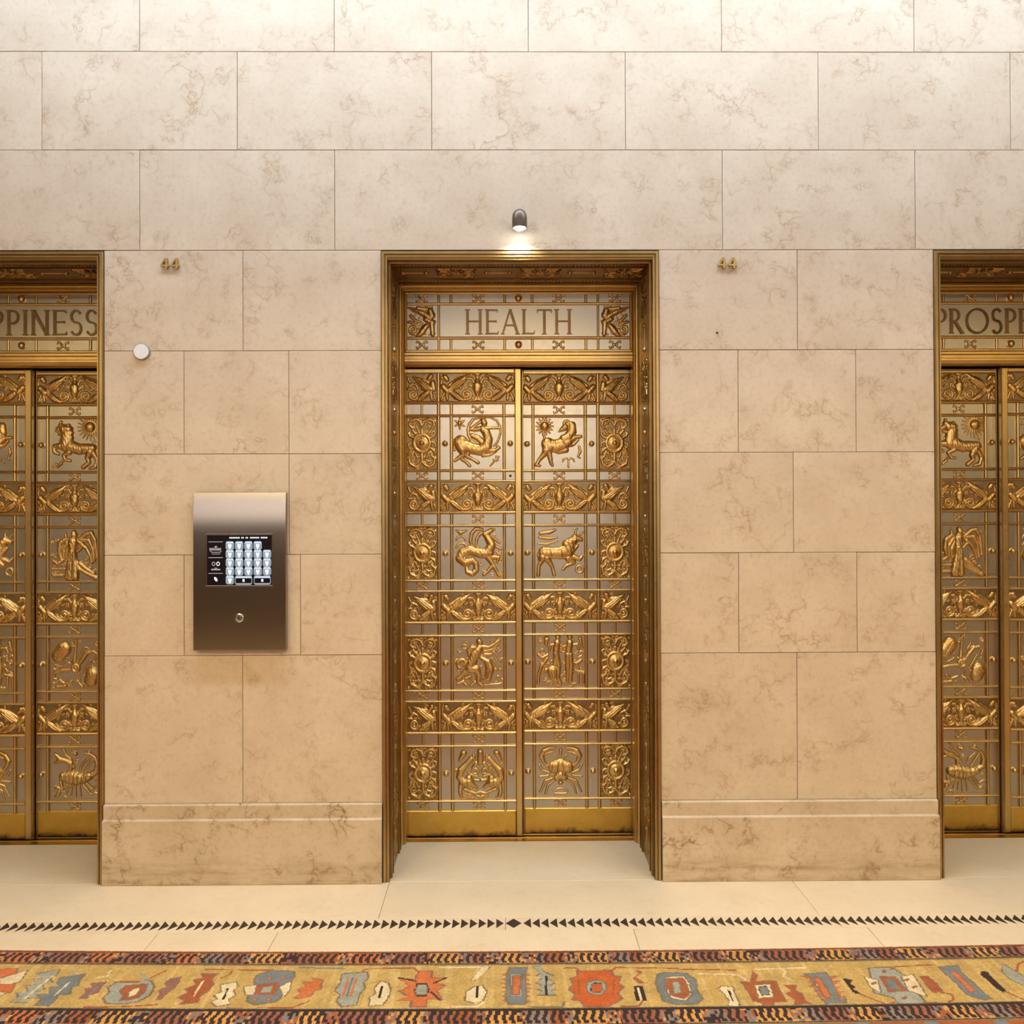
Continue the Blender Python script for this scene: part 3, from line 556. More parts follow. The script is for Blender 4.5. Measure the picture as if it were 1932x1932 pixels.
# ================================================================ elevator door leaves
ZT, UP = 2.127, 0.505                       # top of the first frieze, height of one repeat
T_ST, T_K1, T_B1, T_P0, T_P1, T_B2, T_K2, T_M, T_R0, T_R1 = 0.018, 0.060, 0.0745, 0.0745, 0.302, 0.317, 0.360, 0.376, 0.376, 0.514
cache = {}
def shared(key, fn):
    if key not in cache: cache[key] = fn()
    return cache[key]
def rodmesh(name, x0, x1, z0, z1, d, mat):
    """bar mesh centred on its own middle, shared between bars of one size"""
    w, h = round(x1 - x0, 5), round(z1 - z0, 5)
    return shared(('rod', name, w, h, d, mat.name), lambda: MB().rod(-w / 2, w / 2, -h / 2, h / 2, d).mesh(name, mat, True)), ((x0 + x1) / 2, 0, (z0 + z1) / 2)
def put_rod(name, parent, x0, x1, z0, z1, d, mat, y=0.0):
    if x0 > x1: x0, x1 = x1, x0
    me, (cx, _, cz) = rodmesh(name, x0, x1, z0, z1, d, mat)
    return link(name, me, parent, (cx, y, cz))
def figmesh(fig):
    w, h = T_P1 - T_P0, 0.2394
    return shared(('fig', fig), lambda: relief('panel_relief', place(FIG[fig], w / 171.0, h / 174.0, 94.5, 96.0, 0, 0), -w / 2, w / 2, -h / 2, h / 2, MAT['relief'], cap=0.0165, fat=FAT.get(fig, 1.18)))
def frieze_c():
    w, h = T_K2 - T_ST, 0.1275
    return shared('frc', lambda: relief('griffin_frieze', place(FR, w / 122.0, h / 47.0, 125, 33.5, 0, 0), -w / 2, w / 2, -h / 2, h / 2, MAT['relief'], cap=0.0150, fat=1.10))
def frieze_s(mir):
    w, h = T_R1 - T_R0, 0.1275
    return shared(('frs', mir), lambda: relief('griffin_corner', place(FRC, w / 52.0, h / 47.0, 32.5, 33.5, 0, 0), -w / 2, w / 2, -h / 2, h / 2, MAT['relief'], cap=0.0150, fat=1.10, mirror=mir))
def rosette():
    w, h = T_R1 - T_R0, 0.2394
    return shared('ro', lambda: relief('rosette', place(RO, w / 102.0, h / 165.0, 60, 92, 0, 0), -w / 2, w / 2, -h / 2, h / 2, MAT['relief'], cap=0.0150, fat=1.10))
def xorn(h=0.040, w=0.056):
    return shared(('xo', h), lambda: relief('cross_ornament', place(XO, w / 26.0, h / 19.0, 0, 0, 0, 0), -w / 2, w / 2, -h / 2, h / 2, MAT['relief'], cap=0.008, cell=0.0011))
def knobmesh(r=0.0125):
    return shared(('knob', r), lambda: MB().lathe([(r * 1.15, 0), (r * 1.15, 0.003), (r * 0.9, 0.004), (r, 0.008), (r * 0.9, 0.014), (r * 0.62, 0.0185), (r * 0.2, 0.0208)], n=20).mesh('knob', MAT['bronze'], True))
def make_leaf(cx, y, side, front, figs, label, keyhole=False):
    """side -1 = left leaf, 1 = right leaf; t runs from the meeting edge outwards"""
    L = tag(empty('elevator_door_leaf', (cx, y, 0)), label, 'elevator door', 'bronze elevator door leaves')
    S = lambda t: side * t
    def bx(name, t0, t1, y0, y1, z0, z1, mat, ch):
        x0, x1 = sorted((S(t0), S(t1)))
        return link(name, MB().slab(x0, x1, z0, z1, y0, y1, ch).mesh(name, mat), L)
    b, r = MAT['bronze'], MAT['relief']
    bx('backing_plate', 0.015 if not front else -0.012, 0.5445, 0.0, 0.016, 0.004, 2.149, MAT['nickel'], 0.001)
    bx('outer_stile', T_R1, 0.545, -0.015, 0.0, 0.122, 2.127, b, 0.004)
    if front: bx('meeting_stile', -0.013, T_ST, -0.016, 0.0, 0.004, 2.149, b, 0.004)
    else: bx('meeting_stile', 0.0145, 0.0215, -0.012, 0.0, 0.004, 2.149, b, 0.0025)
    t_in = T_ST if front else 0.0215
    bx('top_rail', t_in, 0.545, -0.014, 0.0, ZT, 2.149, b, 0.004)
    bx('kick_plate', t_in, 0.545, -0.010, 0.0, 0.004, 0.121, MAT['kick'], 0.003)
    put_rod('mullion', L, S(T_K2), S(T_M), 0.122, ZT, 0.0150, b)
    for k in range(4):
        z = ZT - UP * k
        bx('frieze_shade_ground', t_in, T_R1, -0.0005, 0.0, z - 0.1275, z, MAT['ground'], 0.0002)  # thin plate, its colour deepens the shade in the relief gaps
        bx('rosette_shade_ground', T_R0, T_R1, -0.0005, 0.0, z - 0.4404, z - 0.201, MAT['ground'], 0.0002)
        link('griffin_frieze', frieze_c(), L, (S((T_ST + T_K2) / 2), 0, z - 0.0638))
        link('griffin_corner', frieze_s(side > 0), L, (S((T_R0 + T_R1) / 2), 0, z - 0.0638))
        hz = [(0.1275, 0.1420), (0.1885, 0.2010), (0.4404, 0.4526)] + ([(0.4895, 0.5016)] if k < 3 else [])
        for a, c in hz: put_rod('cross_bar', L, S(t_in), S(T_R1), z - c, z - a, 0.0165, b)
        zb = z - (0.4895 if k < 3 else 0.490)
        put_rod('upright_bar', L, S(T_K1), S(T_B1), zb, z - 0.142, 0.0125, b)
        put_rod('upright_bar', L, S(T_P1), S(T_B2), zb, z - 0.142, 0.0125, b)
        o = link('panel_relief', figmesh(figs[k]), L, (S((T_P0 + T_P1) / 2), 0, z - 0.3207)); o['label'] = 'relief of a ' + FIG_LABEL[figs[k]]
        link('rosette', rosette(), L, (S((T_R0 + T_R1) / 2), 0, z - 0.3207))
        for t in (0.039, 0.3385): link('knob', knobmesh(), L, (S(t), 0, z - 0.3225))
        tp, tr = (T_P0 + T_P1) / 2, (T_R0 + T_R1) / 2
        link('cross_ornament', xorn(), L, (S(tp), 0, z - 0.1652))
        link('cross_ornament', xorn(0.036), L, (S(tp), 0, z - 0.4710)); link('cross_ornament', xorn(0.036), L, (S(tr), 0, z - 0.4710))
        put_rod('upright_stub', L, S(tr - 0.0055), S(tr + 0.0055), z - 0.1885, z - 0.142, 0.007, b)
    if keyhole:
        kh = link('keyhole', MB().lathe([(0.006, 0), (0.006, 0.0015), (0.0045, 0.002)], n=14).mesh('keyhole', MAT['dark'], True), L, (S(0.039), 0, 1.655)); kh['label'] = 'small black keyhole'
    return L
FA = ['archer_centaur', 'sea_goat', 'kneeling_water_bearer', 'facing_fishes']
FB = ['rearing_ram', 'charging_bull', 'standing_twins', 'crab']
FC = ['lion_and_sun', 'winged_woman', 'balance_scales', 'scorpion']
YF, YR = 0.495, 0.524                        # front and rear leaf planes
make_leaf(CX[1], YF, -1, True, FA, 'left bronze leaf of the middle door under HEALTH, archer centaur at its top', True)
make_leaf(CX[1], YR, 1, False, FB, 'right bronze leaf of the middle door under HEALTH, crab at its bottom')
make_leaf(CX[0], YF, -1, True, FB, 'bronze door leaf cut off by the left edge of the photo')
make_leaf(CX[0], YR, 1, False, FC, 'bronze door leaf left of the call panel, with lion and scorpion reliefs')
make_leaf(CX[2], YR, -1, False, FC, 'bronze door leaf at the right-hand marble pier, lion relief near its top')
make_leaf(CX[2], YF, 1, True, FA, 'bronze door leaf cut off by the right edge of the photo')

# ================================================================ door surrounds
def arc(cx, cy, rx, ry, a0, a1, n=10):
    return [(cx + rx * math.cos(math.radians(a0 + (a1 - a0) * i / n)), cy + ry * math.sin(math.radians(a0 + (a1 - a0) * i / n))) for i in range(n + 1)]
ST, TH_ = 0.055, 0.028                       # half widths of stems and hairlines
def stem(x, z0=0, z1=1): return [([(x, z0), (x, z1)], ST), ([(x - .1, z0 + .015), (x + .1, z0 + .015)], .018), ([(x - .1, z1 - .015), (x + .1, z1 - .015)], .018)]
GL = {'H': (.70, stem(.1) + stem(.6) + [([(.1, .52), (.6, .52)], TH_)]), 'E': (.55, stem(.1) + [([(.1, .97), (.5, .97)], TH_), ([(.1, .52), (.44, .52)], TH_), ([(.1, .03), (.52, .03)], TH_), ([(.5, .97), (.5, .88)], .02), ([(.52, .03), (.53, .13)], .02), ([(.44, .47), (.44, .57)], .02)]),
      'A': (.72, [([(.06, 0), (.36, 1)], .035), ([(.36, 1), (.66, 0)], ST), ([(.17, .36), (.55, .36)], TH_), ([(0, .015), (.14, .015)], .018), ([(.56, .015), (.74, .015)], .018)]), 'L': (.52, stem(.1) + [([(.1, .03), (.5, .03)], TH_), ([(.5, .03), (.52, .14)], .02)]),
      'T': (.60, stem(.3, 0, .98) + [([(.02, .97), (.58, .97)], TH_), ([(.02, .97), (.02, .86)], .02), ([(.58, .97), (.58, .86)], .02)]), 'P': (.50, stem(.1) + [([(.1, .97), (.22, .97)] + arc(.22, .72, .22, .25, 90, -90) + [(.1, .47)], .04)]), 'I': (.22, stem(.11)),
      'N': (.70, stem(.1) + stem(.6) + [([(.1, 1), (.6, 0)], ST)]), 'S': (.48, [(arc(.24, .74, .17, .24, 30, 270, 12) + arc(.24, .26, .18, .25, 90, -150, 12), .042)]), 'R': (.60, stem(.1) + [([(.1, .97), (.2, .97)] + arc(.2, .73, .22, .24, 90, -90) + [(.1, .49)], .04), ([(.24, .49), (.56, 0)], ST), ([(.48, .015), (.64, .015)], .018)]),
      'O': (1.0, [(arc(.50, .5, .44, .48, 0, 360, 28), .042)]), 'Y': (.62, stem(.31, 0, .5) + [([(.31, .48), (.04, 1)], .045), ([(.31, .48), (.58, 1)], .032), ([(-.03, .985), (.13, .985)], .018), ([(.5, .985), (.66, .985)], .018)])}
def glyph_mesh(ch, sx, sz, depth, mat):
    mb = MB()
    for n_, (pts, hw) in enumerate(GL[ch][1]):
        for (ax, az), (bx_, bz) in zip(pts, pts[1:]):
            ax_, az_, bxx, bzz = ax * sx, az * sz, bx_ * sx, bz * sz
            l = math.hypot(bxx - ax_, bzz - az_)
            if l < 1e-6: continue
            e = hw * sz * 0.25 if len(pts) > 3 else 0
            dx, dz = (bxx - ax_) / l, (bzz - az_) / l; w = hw * sz
            mb.prism([(ax_ - dx * e - dz * w, az_ - dz * e + dx * w), (ax_ - dx * e + dz * w, az_ - dz * e - dx * w), (bxx + dx * e + dz * w, bzz + dz * e - dx * w), (bxx + dx * e - dz * w, bzz + dz * e + dx * w)], -depth - 0.0001 * n_, 0)
    return mb.mesh('letter_' + ch.lower(), mat)
# repeating scroll ornament of the reveal; long axis = x, 0.3567 m per repeat
def reveal_tile():
    q = []
    q += [C((-66, 0, 3), (-24, 0, 3), h=.6)] + dots([(-70, 0), (-20, 0)], 5)
    half = mirx([C((40, 0, 8)), C((34, -6, 4), (24, -16, 3.5), (12, -18, 3.5), (6, -10, 3), (12, -6, 2.5)), C((44, -12, 5), (44, -26, 3)), C((34, -16, 3), (30, -28, 3), (22, -30, 2.5)), C((28, -4, 3), (14, 0, 3)), C((20, -24, 3), (8, -28, 2.5), (2, -22, 2))], 44)
    half = half + [(k, h, [(x, -y, r) for x, y, r in p]) for k, h, p in half]
    return q + half
TILE = 0.3567
def tile_mesh():
    return shared('tile', lambda: relief('scroll_ornament', place(reveal_tile(), TILE / 178, TILE / 178, 0, 0, 0, 0), -TILE / 2, TILE / 2, -0.08, 0.08, MAT['trim'], cap=0.010, cell=0.0022))
def dentil_mesh():
    def f():
        mb = MB()
        for i in range(24):
            x = -TILE / 2 + TILE * (i + .5) / 24; mb.slab(x - 0.005, x + 0.005, -0.008, 0.008, -0.006, 0.0, 0.0015)
        return mb.mesh('dentil_row', MAT['frame'])
    return shared('dentil', f)
JH = 0.535; SOF = 2.506
def make_surround(cx, word, wspan, label, start):
    D = tag(empty('elevator_door_surround', (cx, 0, 0)), label, 'door frame', 'bronze elevator door frames')
    fm, b, nk = MAT['frame'], MAT['bronze'], MAT['nickel']
    # front trim: three fillets, mitred
    pr = [(0.0, 0.02), (0.0, -0.004), (0.002, -0.007), (0.007, -0.007), (0.009, -0.003), (0.011, -0.003), (0.013, -0.011), (0.0225, -0.011), (0.0255, -0.006), (0.0265, 0.0), (0.0265, 0.02)]
    link('front_trim', shared('ft', lambda: sweep_u('front_trim', MAT['trim'], JH, SOF + 0.008, pr)), D)
    for s in (-1, 1):
        x0, x1 = sorted((s * JH, s * (JH + 0.022)))
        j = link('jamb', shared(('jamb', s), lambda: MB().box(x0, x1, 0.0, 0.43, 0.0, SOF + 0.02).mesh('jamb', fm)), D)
        # fillets along the jamb
        for a, c in ((0.035, 0.055), (0.085, 0.095), (0.295, 0.305), (0.335, 0.36)):
            xa, xb = sorted((s * JH, s * (JH - 0.007)))
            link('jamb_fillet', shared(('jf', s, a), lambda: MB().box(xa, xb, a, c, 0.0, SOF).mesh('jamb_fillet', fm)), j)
        for k in range(7):
            o = link('scroll_ornament', tile_mesh(), j, (s * JH, 0.195, TILE * (k + .5)))
            # tile x -> up, tile -y (relief) -> towards the opening
            M = Matrix(((0, s, 0), (0, 0, 1), (1, 0, 0)))
            if M.determinant() < 0: M = Matrix(((0, s, 0), (0, 0, -1), (1, 0, 0)))
            o.rotation_euler = M.to_euler()
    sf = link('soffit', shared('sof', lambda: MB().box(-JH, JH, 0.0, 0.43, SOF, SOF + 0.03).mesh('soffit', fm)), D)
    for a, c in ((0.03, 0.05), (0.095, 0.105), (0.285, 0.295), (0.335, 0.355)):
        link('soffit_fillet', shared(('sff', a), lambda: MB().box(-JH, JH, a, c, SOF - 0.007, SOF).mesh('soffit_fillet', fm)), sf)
    Ms = Matrix(((1, 0, 0), (0, 0, -1), (0, 1, 0)))
    for k in range(3):
        o = link('scroll_ornament', tile_mesh(), sf, (TILE * (k - 1), 0.19, SOF)); o.rotation_euler = Ms.to_euler()
        for yy in (0.072, 0.315):
            o = link('dentil_row', dentil_mesh(), sf, (TILE * (k - 1), yy, SOF)); o.rotation_euler = Ms.to_euler()
    # inner casing round the transom and down beside the leaves
    pr2 = [(0.0, 0.468), (0.0, 0.405), (0.004, 0.400), (0.009, 0.402), (0.010, 0.394), (0.014, 0.388), (0.020, 0.386), (0.021, 0.468)]
    link('inner_casing', shared('ic', lambda: sweep_u('inner_casing', b, JH - 0.021, SOF - 0.021, pr2)), D)
    # lintel under the transom: stepped moulding
    LP = [(0.466, 2.151), (0.425, 2.151), (0.415, 2.154), (0.405, 2.168), (0.405, 2.176), (0.414, 2.180), (0.414, 2.192), (0.404, 2.196), (0.404, 2.206), (0.420, 2.2085), (0.466, 2.2085)]
    def lint():
        k = len(LP); x = JH - 0.0212
        return MB().add([(-x, y, z) for y, z in LP] + [(x, y, z) for y, z in LP], [tuple(range(k)), tuple(range(k, 2 * k))[::-1]] + [(a, (a + 1) % k, k + (a + 1) % k, k + a) for a in range(k)]).mesh('lintel', b)
    link('lintel', shared('lint', lint), D)
    # transom panel
    y = 0.430; z0, z1, hx = 2.2085, 2.4849, 0.5138
    link('transom_plate', shared('tp', lambda: MB().box(-hx, hx, y, y + 0.03, z0, z1).mesh('transom_plate', nk)), D)
    link('transom_frame', shared('tf', lambda: MB().slab(-hx, hx, z1 - 0.0115, z1, y - 0.016, y, 0.004).slab(-hx, hx, z0, z0 + 0.0135, y - 0.016, y, 0.004).slab(-hx, -hx + 0.011, z0 + 0.0135, z1 - 0.0115, y - 0.016, y, 0.004).slab(hx - 0.011, hx, z0 + 0.0135, z1 - 0.0115, y - 0.016, y, 0.004).mesh('transom_frame', b)), D)
    ix, zb, zt = hx - 0.011, z0 + 0.0135, z1 - 0.0115
    h1, h2 = 2.2768, 2.4318
    for zc in (h1, h2): put_rod('cross_bar', D, -ix, ix, zc - 0.0065, zc + 0.0065, 0.009, b, y)
    for s in (-1, 1):
        put_rod('upright_bar', D, s * 0.361 - 0.0055, s * 0.361 + 0.0055, zb, zt, 0.0085, b, y)
        g = link('griffin_relief', shared(('gr', s), lambda: relief('griffin_relief', place(GRF, 0.137 / 49.5, 0.140 / 49, 37.2, 58.5, 0, 0), -0.069, 0.069, -0.07, 0.07, MAT['relief'], cap=0.011, mirror=s > 0)), D, (s * 0.435, y, 2.3543))
    for zc, zl, zh in (((zb + h1 - 0.0065) / 2, zb, h1 - 0.0065), ((zt + h2 + 0.0065) / 2, h2 + 0.0065, zt)):
        for s in (-1, 1):
            for u in (0.0625, 0.306): put_rod('upright_stub', D, s * u - 0.006, s * u + 0.006, zl, zh, 0.007, b, y)
            for u in (0.182, 0.438): link('cross_ornament', xorn(0.042), D, (s * u, y, zc))
        link('knob', knobmesh(0.0155), D, (0, y, zc))
    # raised word
    lh = 0.113; widths = [GL[c][0] for c in word]; gap = 0.085
    sx = wspan / (sum(widths) + gap * (len(word) - 1)); x = start
    for c, w in zip(word, widths):
        link('letter', shared(('let', c, round(sx, 4)), lambda: glyph_mesh(c, sx, lh, 0.006, MAT['letter'])), D, (x, y, 2.2938)); x += (w + gap) * sx
    # bronze sill with two grooves
    SP = [(0.432, -0.03), (0.432, 0.0015), (0.462, 0.0025), (0.464, -0.002), (0.470, -0.002), (0.472, 0.0025), (0.485, 0.0025), (0.487, -0.004), (0.515, -0.004), (0.517, 0.0025), (0.60, 0.0025), (0.60, -0.03)]
    def sill():
        k = len(SP); xx = JH
        return MB().add([(-xx, y_, z_) for y_, z_ in SP] + [(xx, y_, z_) for y_, z_ in SP], [tuple(range(k)), tuple(range(k, 2 * k))[::-1]] + [(a, (a + 1) % k, k + (a + 1) % k, k + a) for a in range(k)]).mesh('sill', MAT['frame'])
    link('sill', shared('sill', sill), D)
    return D
make_surround(CX[1], 'HEALTH', 0.485, 'bronze door frame of the middle elevator with the word HEALTH', -0.2425)
make_surround(CX[0], 'HAPPINESS', 0.68, 'bronze door frame at the left edge, its word cut to PPINESS', -0.34)
make_surround(CX[2], 'PROSPERITY', 0.70, 'bronze door frame at the right edge, its word cut to PROSP', -0.343)
RUGM = [('O',0,[(-1636,126),(-1581,125),(-1565,168),(-1608,175)]),
 ('W',0,[(-1601,185),(-1543,135),(-1530,200),(-1574,232)]),
 ('O',0,[(-1580,222),(-1538,216),(-1523,262),(-1550,273)]),
 ('W',0,[(-1556,263),(-1534,262),(-1545,282)]),
 ('L',0,[(-1502,157),(-1442,128),(-1434,166),(-1451,177),(-1423,209),(-1454,215),(-1424,250),(-1454,251),(-1422,290),(-1457,291),(-1438,315),(-1492,316),(-1482,286),(-1501,262),(-1471,256),(-1493,226),(-1468,220),(-1491,189),(-1465,183)]),
 ('W',5,[(-1445,167),(-1460,296)]),
 ('B',0,[(-1411,177),(-1345,154),(-1347,192),(-1334,228),(-1351,234),(-1336,269),(-1367,275),(-1365,309),(-1369,333),(-1409,329),(-1405,295),(-1432,271),(-1397,265),(-1415,235),(-1390,229),(-1406,209)]),
 ('W',5,[(-1370,203),(-1378,275)]),
 ('M',0,[(-1305,207),(-1251,196),(-1257,227),(-1248,258),(-1271,278),(-1268,296),(-1297,294),(-1292,259),(-1307,238),(-1284,228)]),
 ('B',5,[(-1267,217),(-1276,268)]),
 ('L',0,[(-1221,206),(-1148,205),(-1146,184),(-1119,195),(-1095,226),(-1091,276),(-1112,306),(-1148,321),(-1199,317),(-1220,288),(-1215,258),(-1232,232)]),
 ('R',0,[(-1181,221),(-1124,210),(-1115,246),(-1116,282),(-1137,297),(-1162,302),(-1164,272),(-1187,257)]),
 ('W',0,[(-1153,242),(-1135,231),(-1131,267),(-1147,287),(-1155,262)]),
 ('R',4,[(-1231,198),(-1153,195)]),
 ('L',5,[(-1180,130),(-1129,184)]),
 ('M',0,[(-1063,178),(-1027,162),(-1025,204),(-1025,236),(-1034,256),(-1039,276),(-1043,301),(-1062,301),(-1060,266),(-1073,246),(-1056,225),(-1070,205)]),
 ('R',0,[(-971,151),(-923,150),(-932,183),(-915,214),(-919,245),(-933,275),(-927,310),(-977,320),(-968,300),(-994,281),(-973,255),(-989,235),(-966,214),(-983,188),(-956,177)]),
 ('W',7,[(-951,193),(-950,275)]),
 ('W',0,[(-888,214),(-848,198),(-834,224),(-842,245),(-828,270),(-840,295),(-827,319),(-862,333),(-884,309),(-871,290),(-889,270),(-872,255)]),
 ('K',4,[(-859,234),(-856,295)]),
 ('B',0,[(-755,128),(-684,133),(-672,171),(-684,203),(-686,284),(-697,304),(-745,323),(-777,304),(-784,265),(-765,254),(-788,193),(-791,161)]),
 ('W',0,[(-812,224),(-776,214),(-767,265),(-793,270)]),
 ('W',0,[(-701,224),(-675,192),(-668,244),(-676,279)]),
 ('R',0,[(-771,213),(-713,198),(-707,264),(-766,270)]),
 ('L',0,[(-751,224),(-725,219),(-723,254),(-750,256)]),
 ('O',0,[(-755,171),(-751,161),(-742,171),(-746,181)]),
 ('O',0,[(-714,166),(-710,156),(-701,166),(-705,175)]),
 ('O',0,[(-765,296),(-761,287),(-752,296),(-756,305)]),
 ('O',0,[(-725,294),(-721,285),(-712,294),(-716,303)]),
 ('O',0,[(-616,171),(-576,187),(-579,213),(-571,234),(-591,244),(-596,274),(-619,289),(-642,284),(-626,259),(-640,234),(-618,224),(-635,198),(-604,198)]),
 ('R',4,[(-1094,129),(-1127,176)]),
 ('R',5,[(-970,120),(-749,125)]),
 ('B',7,[(-667,108),(-520,114)]),
 ('R',4,[(-1257,341),(-1136,337),(-1045,325)]),
 ('E',5,[(-830,341),(-760,347)]),
 ('R',4,[(-736,338),(-634,340),(-594,304)]),
 ('R',5,[(-901,172),(-880,150),(-880,130)]),
 ('W',5,[(-1298,175),(-1269,164),(-1272,131)]),
 ('L',5,[(-1407,122),(-1377,155)]),
 ('L',0,[(-520,149),(-447,139),(-437,171),(-448,203),(-438,234),(-449,264),(-450,323),(-486,333),(-507,304),(-504,264),(-524,244),(-515,203)]),
 ('B',8,[(-485,171),(-483,274)]),
 ('O',4,[(-471,177),(-472,279)]),
 ('O',4,[(-498,171),(-495,274)]),
 ('W',0,[(-391,193),(-370,203),(-356,245),(-359,285),(-370,323),(-409,328),(-406,299),(-413,284),(-395,265),(-405,234)]),
 ('K',4,[(-384,224),(-384,285)]),
 ('O',0,[(-279,134),(-239,134),(-239,172),(-191,173),(-225,204),(-191,220),(-216,245),(-196,295),(-240,290),(-241,334),(-281,333),(-282,300),(-325,299),(-295,275),(-326,245),(-295,224),(-337,177),(-283,183)]),
 ('K',0,[(-278,204),(-245,204),(-235,245),(-241,279),(-273,279),(-283,245)]),
 ('L',0,[(-272,214),(-249,214),(-243,245),(-247,270),(-269,270),(-277,245)]),
 ('K',4,[(-229,255),(-199,300)]),
 ('K',4,[(-225,204),(-188,173)]),
 ('K',4,[(-338,172),(-282,191)]),
 ('W',0,[(-77,108),(-54,114),(-92,184),(-109,189)]),
 ('W',0,[(-96,226),(-74,221),(-60,257),(-72,306),(-93,316),(-121,301),(-120,256)]),
 ('K',4,[(-88,226),(-89,286)]),
 ('W',5,[(-156,336),(-82,335),(-67,311)]),
 ('W',5,[(-216,109),(-60,108)]),
 ('O',0,[(-11,158),(6,147),(6,169)]),
 ('O',0,[(77,159),(60,148),(60,170)]),
 ('O',0,[(-11,184),(6,173),(6,195)]),
 ('O',0,[(76,185),(60,174),(59,195)]),
 ('O',0,[(-11,209),(6,199),(6,220)]),
 ('O',0,[(76,210),(59,199),(59,220)]),
 ('O',0,[(-11,234),(6,224),(6,244)]),
 ('O',0,[(75,235),(59,224),(58,245)]),
 ('O',0,[(-11,258),(6,248),(6,268)]),
 ('O',0,[(74,259),(58,249),(57,269)]),
 ('O',0,[(-11,282),(6,272),(6,292)]),
 ('O',0,[(73,283),(57,273),(57,293)]),
 ('O',0,[(-10,306),(6,296),(6,316)]),
 ('O',0,[(73,307),(57,297),(56,316)]),
 ('B',0,[(15,114),(67,115),(60,153),(60,288),(56,322),(11,321),(3,287),(6,153)]),
 ('L',0,[(16,153),(50,153),(47,280),(15,280)]),
 ('O',0,[(23,164),(43,164),(41,270),(22,270)]),
 ('L',0,[(87,104),(113,104),(123,143),(150,165),(133,181),(151,203),(134,218),(152,239),(135,249),(152,274),(98,274),(113,249),(97,238),(114,218),(98,202),(116,181),(97,165),(114,149)]),
 ('K',3,[(128,165),(123,274)]),
 ('E',7,[(66,338),(167,340),(175,314)]),
 ('R',5,[(188,117),(228,117),(237,143)]),
 ('R',5,[(-460,133),(-445,114),(-296,112),(-279,137)]),
 ('Q',0,[(232,139),(335,135),(337,168),(361,174),(348,211),(361,237),(339,262),(348,292),(330,311),(300,340),(236,339),(228,305),(202,300),(215,270),(198,240),(214,219),(206,182),(229,172)]),
 ('L',0,[(256,209),(278,194),(305,200),(310,236),(291,273),(264,273),(251,251)]),
 ('K',0,[(265,215),(279,205),(299,210),(302,236),(289,265),(267,265),(260,251)]),
 ('Q',0,[(271,215),(296,215),(293,256),(268,259)]),
 ('R',4,[(230,188),(223,270)]),
 ('R',4,[(340,190),(325,282)]),
 ('K',0,[(396,227),(424,228),(423,313),(391,312)]),
 ('W',3,[(408,238),(407,308)]),
 ('R',0,[(416,131),(436,148),(412,175),(432,207),(420,212),(403,180),(424,154)]),
 ('R',4,[(342,340),(395,339),(409,317)]),
 ('R',5,[(334,141),(355,116),(555,124)]),
 ('B',0,[(486,162),(516,152),(572,158),(593,197),(584,259),(592,299),(569,328),(515,331),(476,311),(473,267),(471,215)]),
 ('W',0,[(506,179),(563,175),(571,217),(564,278),(540,312),(500,297),(495,236)]),
 ('R',0,[(509,190),(555,185),(561,227),(556,278),(532,300),(506,281),(501,226)]),
 ('L',0,[(521,211),(541,206),(535,268),(516,272)]),
 ('W',0,[(673,235),(699,241),(697,271),(695,321),(693,345),(662,344),(672,315),(667,281),(658,250)]),
 ('K',4,[(683,261),(682,316)]),
 ('W',5,[(692,351),(756,351)]),
 ('R',0,[(786,152),(795,180),(780,212),(843,208),(836,265),(839,324),(802,323),(788,352),(761,351),(771,327),(744,317),(746,272),(738,210),(767,216)]),
 ('W',0,[(774,232),(820,228),(809,299),(765,303)]),
 ('K',0,[(779,241),(810,236),(804,288),(775,291)]),
 ('B',0,[(784,247),(804,243),(799,282),(781,283)]),
 ('R',0,[(863,235),(901,236),(886,266),(901,286),(896,316),(911,336),(861,339),(874,315),(857,285),(880,266)]),
 ('B',0,[(945,173),(1017,164),(1018,207),(1014,249),(1009,289),(1023,310),(1014,334),(959,337),(953,308),(953,247),(960,195)]),
 ('W',0,[(968,190),(990,191),(987,309),(962,310)]),
 ('O',0,[(972,198),(987,198),(984,301),(968,303)]),
 ('O',0,[(936,184),(956,184),(955,203)]),
 ('O',0,[(1049,187),(1023,186),(1022,205)]),
 ('O',0,[(938,214),(958,214),(956,233)]),
 ('O',0,[(1044,217),(1020,216),(1019,235)]),
 ('O',0,[(940,243),(959,243),(958,262)]),
 ('O',0,[(1039,246),(1017,245),(1015,263)]),
 ('O',0,[(942,271),(961,272),(960,290)]),
 ('O',0,[(1035,274),(1014,274),(1012,292)]),
 ('O',0,[(944,300),(963,300),(962,318)]),
 ('O',0,[(1031,302),(1011,301),(1009,319)]),
 ('K',0,[(1061,198),(1088,209),(1071,230),(1082,251),(1067,261),(1082,287),(1063,286),(1058,250),(1058,230)]),
 ('R',5,[(1080,292),(1136,352),(1165,334)]),
 ('L',0,[(1171,141),(1242,138),(1256,183),(1236,214),(1256,257),(1253,297),(1254,341),(1175,348),(1171,309),(1127,283),(1144,232),(1156,190)]),
 ('W',0,[(1134,195),(1164,212),(1144,283),(1127,252)]),
 ('W',0,[(1252,193),(1290,184),(1273,308),(1235,276)]),
 ('R',0,[(1184,191),(1227,198),(1225,276),(1173,279)]),
 ('B',0,[(1194,207),(1214,213),(1212,267),(1184,267)]),
 ('R',0,[(1203,161),(1212,153),(1214,162),(1205,170)]),
 ('R',0,[(1197,317),(1206,309),(1208,317),(1199,325)]),
 ('R',0,[(1141,232),(1150,224),(1152,232),(1143,241)]),
 ('R',0,[(1253,215),(1263,207),(1264,215),(1255,223)]),
 ('R',0,[(1256,257),(1265,249),(1267,257),(1258,265)]),
 ('R',0,[(1311,195),(1330,196),(1338,239),(1334,280),(1307,289),(1305,248)]),
